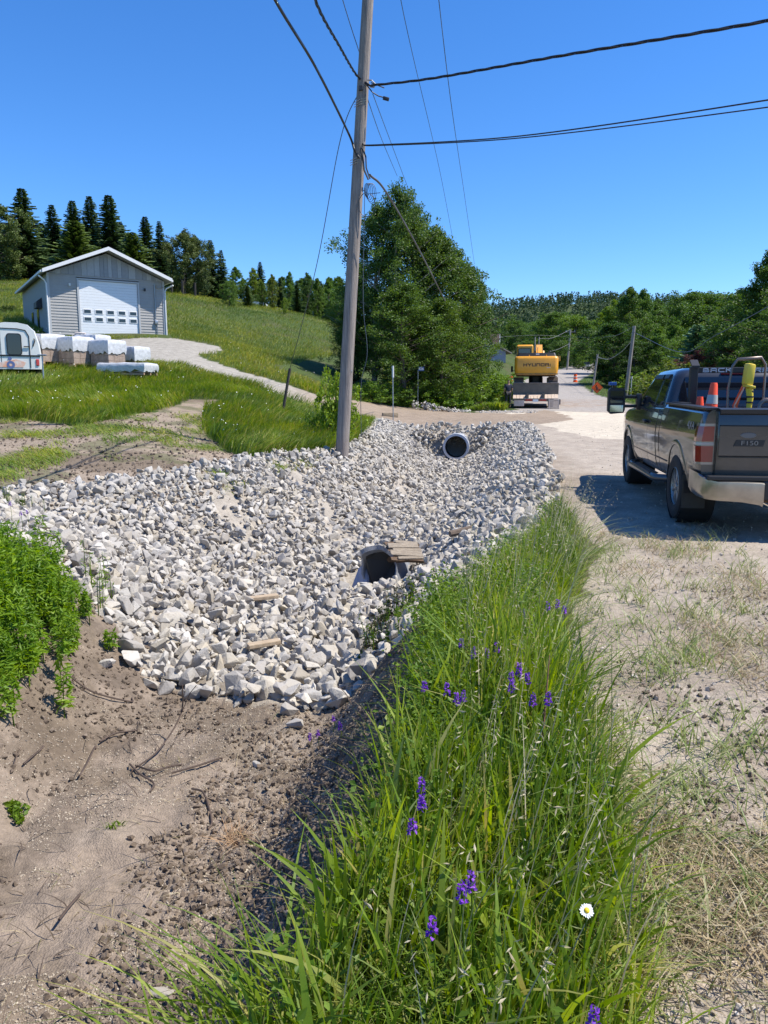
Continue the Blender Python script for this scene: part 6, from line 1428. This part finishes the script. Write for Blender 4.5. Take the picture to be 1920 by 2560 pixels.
for side in (-1,1):
    zs=[1.385,1.45,1.52,1.60,1.69,1.775]
    band_patch('rear_quarter_window',zs,lambda z:gy0(z)+.20,lambda z:3.02-.02*(z-1.38),gx_,side,.006,tglass,tk)
    band_patch('door_window',zs,lambda z:3.12,lambda z:gy1(z)-.20-.10*(z<1.42),gx_,side,.006,tglass,tk)
    band_patch('window_visor',[1.765,1.80,1.825],lambda z:2.72,lambda z:3.02,gx_,side,.03,blkp,tk,.03); band_patch('window_visor',[1.765,1.80,1.825],lambda z:3.12,lambda z:3.72,gx_,side,.03,blkp,tk,.03)
    dz=[.52,.62,.72,.85,1.0,1.1,1.2,1.28,1.335]
    d1=band_patch('front_door',dz,lambda z:3.14,lambda z:4.32-.10*max(0,(.9-z))*1.4,bw,side,.006,paint,tk); d2=band_patch('rear_door',dz,lambda z:2.54,lambda z:3.125,bw,side,.006,paint,tk)
    band_patch('side_seam',[.66,.672],lambda z:1.76,lambda z:4.3,bw,side,.010,blkp,tk,.01)
    for y in (2.295,): band_patch('cab_bed_gap',[.5,.8,1.0,1.2,1.39],lambda z:y,lambda z:y+.022,bw,side,.0015,blkp,tk,.02)
    band_patch('cab_bed_gap',dz,lambda z:3.1265,lambda z:3.1385,bw,side,.0045,blkp,tk,.004)
    MB().box((side*(bw(1.12)+.03),3.27,1.13),(.05,.20,.05),bev=.015).build('door_handle',blkp,d1)
    for (yy,rr_) in ((RA,.50),(FA,.49)):
        mb=MB(); n=26; A=[]
        for k in range(n+1):
            a=R(-8+196*k/n); y=yy+math.cos(a)*(rr_+.0); z=.44+math.sin(a)*(rr_+.0); y2=yy+math.cos(a)*(rr_+.06); z2=.44+math.sin(a)*(rr_+.06)
            z=max(z,.40); z2=max(z2,.40)
            A.append([Vector((side*(bw(z)+.008),y,z)),Vector((side*(bw((z+z2)/2)+.014),(y+y2)/2,(z+z2)/2)),Vector((side*(bw(min(z2,1.4))-.002),y2,z2)),Vector((side*(bw(z)-.05),y,z))])
        mb.loft(A,True); mb.build('wheel_arch',paint,tk,60)
    # running board
    mb=MB(); mb.tube([(side*.86,2.05,.40),(side*1.0,2.2,.39),(side*1.02,2.4,.385),(side*1.02,4.15,.385),(side*.98,4.32,.39),(side*.84,4.4,.40)],.055,10); mb.v=[(x,y,z) for x,y,z in mb.v]; rb=mb.build('running_board',mat('brushed_step',(.09,.10,.11),.3,.6) if side<0 else blkp,tk,50)
    MB().box((side*1.0,3.2,.43),(.13,1.5,.015),bev=.004).build('step_pad',blkp,rb)
    # mirror
    mb=MB(); mb.loft([[Vector((side*x,4.13+y,z)) for x,z in ((1.20,1.22),(1.40,1.20),(1.45,1.25),(1.45,1.58),(1.41,1.63),(1.22,1.62),(1.18,1.57),(1.18,1.27))] for y in (-.0,.05,.14)]); mb.box((side*1.06,4.18,1.33),(.30,.06,.05),bev=.01); mb.box((side*1.06,4.18,1.48),(.30,.06,.05),bev=.01); mb.box((side*.96,4.18,1.40),(.08,.16,.26),bev=.02)
    mi=mb.build('tow_mirror',blkp,tk,30)
    MB().box((side*1.315,4.127,1.48),(.21,.006,.20),bev=.002).build('mirror_glass',tglass,mi); MB().box((side*1.315,4.127,1.29),(.21,.006,.11),bev=.002).build('convex_glass',mat('mirror_silver' ,(.5,.55,.6),.05,1) ,mi)
# rear window
mb=MB(); O=[]; zs=[1.40,1.5,1.6,1.7,1.78]
for z in zs:
    for k in range(9): O.append(Vector(((gx_(z)-.13)*(-1+2*k/8),gy0(z)-.006,z)))
mb.add(O,[(i*9+k,i*9+k+1,(i+1)*9+k+1,(i+1)*9+k) for i in range(4) for k in range(8)]); mb.build('rear_window',tglass,tk,40,fix=False)
MB().box((0,2.485,1.835),(.34,.04,.04),bev=.01).build('high_brake_light',mat('brake_lens',(.25,.01,.03),.2,coat=.6),tk)
MB().prism([(-.86,4.60,1.36),(.86,4.60,1.36),(.70,4.02,1.775),(-.70,4.02,1.775)],(0,.012,.008)).build('windscreen',tglass,tk)
# tailgate
tg=MB(); tg.box((0,.115,.99),(1.62,.07,.80),bev=.015); tg=tg.build('tailgate',paint,tk,30)
MB().prism([(-.80,.03,1.41),(-.80,.16,1.425),(-.80,.16,1.36),(-.80,.075,1.35),(-.80,.035,1.365)],(1.6,0,0)).build('tailgate_spoiler',blkp,tg)
mb=MB()
mb.prism([(-.79,.083,1.24),(-.79,.062,1.225),(-.79,.062,.90),(-.79,.083,.885)],(1.58,0,0)); mb.build('raised_panel',paint,tg)
mb=MB()
for z,h in ((1.232,.012),(1.045,.012),(.882,.014),(.62,.02)): mb.box((0,.072 if z<1.2 and z>.9 else .079,z),(1.56,.012,h))
mb.build('pressed_crease',blkp,tg)
silver=mat('badge_silver',(.20,.20,.21),.35,.8)
bd=MB().prism([(-.64,.052,1.005),(-.33,.052,1.005),(-.31,.052,1.075),(-.61,.052,1.075)],(0,.012,0)).build('model_badge',blkp,tg)
text('badge_letters','F150',.07,silver,bd,(-.475,.048,1.04),(R(90),0,0),.003,.0,1.35)
mb=MB(); mb.lathe([(0,.006),(.075,.006),(.085,0)],24,Matrix.Translation((-.49,.060,1.125))@Matrix.Rotation(R(90),4,'X')@Matrix.Diagonal((1,.38,1,1))); mb.build('dust_smudged_emblem',mat('dusty_emblem',(.16,.15,.14),.7),tg)
text('drive_decal','4X4',.13,mat('decal_grey',(.22,.22,.22),.5),tk,(-.985,.56,1.205),(R(90),0,R(-90)),.002,.002,1.4)
# tail lights
lens=mat('tail_lens_red',(.22,.006,.012),.12,coat=1.0); lensw=mat('reverse_lens',(.32,.31,.30),.2,coat=.6)
for s in (-1,1):
    def tl(k,z0,z1,e):
        pts=[]
        for z in np.linspace(z0,z1,6):
            w=float(np.interp(z,[.72,.8,.95,1.15,1.27],[.07,.09,.105,.11,.10]))-e; pts.append([Vector((s*(.815+e*.6),.138-k,z)),Vector((s*(bw(z)-.03),.130-k,z)),Vector((s*(bw(z)+.012+k),.165-k*.3,z)),Vector((s*(bw(z)+.012+k),.165+w*1.15,z)),Vector((s*(bw(z)-.06),.165+w*1.15,z)),Vector((s*(.815+e*.6),.22,z))])
        return pts
    fr_=MB().loft(tl(0,.79,1.25,0)).build('tail_light',mat('light_housing',(.30,.28,.27),.25,.6) if s<0 else bpy.data.materials['light_housing'],tk,40)
    MB().loft(tl(.010,1.05,1.22,.026)).build('red_lens',lens,fr_,40); MB().loft(tl(.010,.82,1.0,.026)).build('red_lens',lens,fr_,40); MB().loft(tl(.008,1.012,1.038,.018)).build('clear_lens',lensw,fr_,40)
# bumper
for s in (-1,1):
    def bs(x,y0,zb,zt): return [Vector((s*x,y0,zt-.02)),Vector((s*x,y0+.03,zt)),Vector((s*x,y0+.09,zt)),Vector((s*x,y0+.09,zb)),Vector((s*x,y0+.02,zb)),Vector((s*x,y0-.01,zb+.06))]
    MB().loft([bs(.33,-.10,.35,.625),bs(.36,-.10,.37,.63),bs(.55,-.10,.40,.635),bs(.80,-.085,.41,.64),bs(.92,-.04,.42,.66),bs(.985,.05,.44,.70),bs(1.005,.20,.47,.71),bs(1.0,.34,.50,.71)]).build('chrome_bumper',chrome,tk,50)
MB().box((0,.02,.66),(1.84,.20,.05),bev=.012).build('bumper_step',blkp,tk); MB().box((0,.0,.53),(.68,.16,.22),bev=.02).build('bumper_centre',blkp,tk); MB().box((0,-.085,.56),(.34,.01,.16)).build('licence_plate',wht,tk)
mb=MB(); mb.box((0,.12,.42),(1.2,.07,.07)); mb.box((0,-.02,.40),(.08,.24,.08)); mb.tube([(-.35,.15,.40),(0,.0,.36),(.35,.15,.40)],.015,6); mb.build('tow_hitch',mat('rusty_steel',(.20,.11,.06),.8,var=.5),tk,40)
MB().box((0,3.2,.48),(1.5,4.8,.12)).build('underbody',blkp,tk)
mb=MB(); mb.tube([(-.85,RA,.40),(.85,RA,.40)],.05,8); mb.lathe([(0,-.15),(.12,-.1),(.15,0),(.12,.1),(0,.15)],14,Matrix.Translation((0,RA,.40))@Matrix.Rotation(R(90),4,'X')); mb.build('rear_axle',blkp,tk,50)
MB().box((0,5.86,.62),(1.8,.14,.26),bev=.04).build('front_bumper',chrome,tk); MB().box((0,5.84,.88),(1.2,.1,.26),bev=.02).build('grille',chrome,tk)
for s in (-1,1): MB().box((s*.74,5.80,.90),(.3,.14,.24),bev=.04).build('headlight',lensw,tk)
# wheels
def wheel(x,y,steer=0):
    s=-1 if x<0 else 1; e=empty('wheel',(x,y,WR)); e.parent=tk
    M=Matrix.Rotation(R(90)*s,4,'Y')
    prof=[(.24,-.12),(.30,-.135),(.36,-.135),(.395,-.12),(.405,-.09),(.398,-.085),(.398,-.045),(.405,-.04),(.405,.04),(.398,.045),(.398,.085),(.405,.09),(.395,.12),(.36,.135),(.30,.135),(.24,.12)]
    mb=MB(); mb.lathe(prof,48,M,True)
    for k in range(44):
        a=k/44*6.283
        for off in (-.10,.10): mb.box(M@Vector((math.cos(a)*.402,math.sin(a)*.402,off)),(.03,.022,.018),M@Matrix.Rotation(a,4,'Z'))
    mb.build('tyre',rubber,e,40)
    mb=MB(); mb.lathe([(.235,.125),(.245,.118),(.23,.09),(.215,.03),(.21,-.1),(.235,-.12)],40,M); r_=mb.build('rim',rim,e,40)
    mb=MB()
    for k in range(7):
        for da in (-.13,.13):
            a=k/7*6.283+da; c=Vector((math.cos(a)*.14,math.sin(a)*.14,.085)); mb.box(M@c,(.17,.022,.03),M@Matrix.Rotation(a,4,'Z'),.005)
    mb.lathe([(0,.11),(.045,.11),(.05,.095),(.075,.09),(.085,.07)],20,M)
    for k in range(6): a=k/6*6.283; mb.lathe([(0,.105),(.010,.105),(.012,.085)],8,M@Matrix.Translation((math.cos(a)*.065,math.sin(a)*.065,0)))
    mb.build('spokes',rim,e,40); MB().lathe([(0,.03),(.21,.03)],24,M).build('brake_disc',darkst,e)
for x in (-.865,.865):
    for y in (RA,FA): wheel(x,y)
for s in (-1,1):
    MB().prism([(s*.73,.70,.20),(s*1.0,.70,.20),(s*1.0,.72,.60),(s*.73,.72,.60)],(0,.012,0)).build('mud_flap',mat('mud_flap',(.05,.047,.04),.8,var=.4),tk)
    MB().lathe([(.495,0),(.495,.38)],30,Matrix.Translation((s*.60 if s>0 else -.98,RA,.44))@Matrix.Rotation(R(90),4,'Y')).build('wheel_well',inbed,tk,60)
    MB().lathe([(.485,0),(.485,.38)],30,Matrix.Translation((s*.58 if s>0 else -.97,FA,.44))@Matrix.Rotation(R(90),4,'Y')).build('wheel_well',inbed,tk,60)
# headache rack
rk=empty('headache_rack',(0,0,0)); rk.parent=tk
mb=MB()
for s in (-1,1):
    mb.box((s*.62,2.12,1.66),(.10,.10,.52),bev=.01); mb.prism([(s*.62-.05,2.02,1.90),(s*.62+.05,2.02,1.90),(s*.62+.05,2.16,1.98),(s*.62-.05,2.16,1.98)],(0,.0,.03)); mb.box((s*.78,2.0,1.43),(.14,.5,.03),bev=.005)
mb.box((0,2.14,1.87),(1.3,.05,.075),bev=.008); mb.box((0,2.14,1.62),(1.2,.03,.03))
mb.build('rack_frame',blkp,rk)
ltr=mat('rack_lettering',(.55,.58,.62),.5)
strokes('BACK',-.50,1.848,.044,.068,.030,.013,ltr,rk,2.108); strokes('RACK',.16,1.848,.044,.068,.030,.013,ltr,rk,2.108)
# ---------------------------------------------------------------- load in the bed
TM=Matrix.Translation((TX,TY,TZ))@Matrix.Rotation(-TH,4,'Z')
def inbed_e(name,x,y,z,rz,lab,cat):
    p=TM@Vector((x,y,z)); return empty(name,p,-TH+rz,lab,cat)
redo=mat('cone_orange',(.95,.09,.03),.5,var=.1,scale=3); grey=mat('reflective_grey',(.42,.43,.42),.4)
c=inbed_e('traffic_cone',-.52,1.60,.92,0,'orange traffic cone with a grey reflective band standing in the truck bed','traffic cone'); c.rotation_euler=(0,R(3),-TH)
mb=MB(); mb.lathe([(0,.80),(.036,.80),(.044,.78),(.115,.12),(.13,.03)],28); mb.box((0,0,.015),(.40,.40,.03),bev=.008); mb.build('cone_body',redo,c,50); MB().lathe([(.061,.645),(.0735,.53)],28).build('reflective_band',grey,c,60)
c2=inbed_e('traffic_cone',-.60,1.76,.92,0,'second orange cone hidden in shade behind the banded cone','traffic cone'); mb=MB(); mb.lathe([(0,.62),(.036,.62),(.105,.12),(.12,.03)],24); mb.box((0,0,.015),(.36,.36,.03)); mb.build('cone_body',redo,c2,50)
sg=inbed_e('folded_sign',-.38,1.5,.92,0,'narrow orange folded sign panel leaning upright in the truck bed','sign'); mb=MB(); mb.prism([(-.09,-.05,0),(.04,-.05,0),(.22,-.05,.72),(.205,-.05,.76)],(0,.03,0)); mb.build('panel',mat('fluorescent_orange',(1.0,.12,.02),.4),sg); MB().tube([(-.10,-.06,0),(.235,-.06,.765)],.010,6).build('edge_strip',mat('pale_orange_edge',(.9,.45,.3),.4),sg)
tp=inbed_e('jumping_tamper',-.09,1.25,.92,0,'compactor with a yellow engine housing and steel handle frame in the truck bed','compactor'); tp.scale=(.58,.8,.97)
ym=mat('tool_yellow',(.85,.62,.05),.4,var=.1); rm=mat('tool_red',(.28,.02,.02),.5,var=.3)
M_=Matrix.Translation((-.16,0,.93))@Matrix.Rotation(R(8),4,'Y')
mb=MB(); mb.box(Vector((-.16,-.05,.92)),(.16,.22,.27),Matrix.Rotation(R(8),4,'Y'),.025); mb.build('yellow_housing',ym,tp,30)
mb=MB(); mb.box(Vector((-.14,-.06,.77)),(.175,.235,.03),Matrix.Rotation(R(8),4,'Y'),.006); mb.tube([(-.13,-.05,.76),(-.09,-.04,.62),(-.10,-.02,.48)],[.07,.062,.05],12); mb.build('yellow_hose',ym,tp,50)
mb=MB()
for z in (.70,.63,.56): mb.lathe([(.068,0),(.072,.01),(.068,.02)],14,Matrix.Translation((-.10,-.04,z)))
mb.build('black_bands',blkp,tp,50)
bar=mat('brown_steel_bar',(.20,.16,.14),.4,.6)
MB().tube([(-.42,.25,.35),(-.44,.25,.75),(-.38,.25,1.03),(-.28,.25,1.12),(.20,.25,1.14),(.30,.25,1.05),(.30,.25,.6)],.024,10).build('handle_bar',bar,tp,60)
MB().tube([(-.18,-.35,.0),(-.10,-.35,.35),(-.02,-.35,.55),(.06,-.35,.60),(.24,-.35,.60),(.30,-.35,.52),(.32,-.35,.1)],.034,10).build('front_guard_bar',bar,tp,60)
mb=MB(); mb.box((.08,0,.28),(.34,.5,.34),bev=.03); mb.tube([(-.30,-.2,0),(-.12,-.1,.45)],.025,8); mb.build('red_engine',rm,tp,30); MB().tube([(-.10,-.36,.02),(-.06,-.36,.25),(-.10,-.36,.40)],.014,6).build('bright_strut',steel,tp,50)
cn=inbed_e('fuel_can',.02,.45,.92,0,'dark red fuel can with an orange cap tucked under the guard bar','fuel can'); MB().box((0,0,.15),(.22,.3,.30),bev=.03).build('can',mat('faded_red',(.22,.09,.10),.6),cn); MB().lathe([(0,.36),(.035,.36),(.035,.29)],12).build('cap',mat('cap_orange',(.8,.32,.05),.5),cn)
bx=inbed_e('tool_box',.90-.02,1.65,.92,0,'dark tool chest across the front of the truck bed','tool box'); bx.location=TM@Vector((0.1,2.02,.92)); mb=MB(); mb.box((0,0,.22),(1.25,.30,.42),bev=.02); mb.build('chest',blkp,bx); MB().box((0,-.16,.30),(.12,.02,.05),bev=.005).build('latch',steel,bx)
rp_=inbed_e('coiled_rope',.36,1.3,1.58,0,'coil of pale frayed rope heaped on the load at the right of the truck bed','rope'); mb=MB()
for k in range(4): mb.tube([(.14*math.cos(a)*(1-.1*k),.11*math.sin(a),.02*k+.03*math.sin(a*3+k)) for a in np.linspace(0,6.28,16)],.016,6)
mb.build('coil',mat('frayed_rope',(.5,.40,.33),.9,var=.4),rp_,60); MB().box((0,0,-.36),(.3,.4,.66),bev=.03).build('crate_below',blkp,rp_)
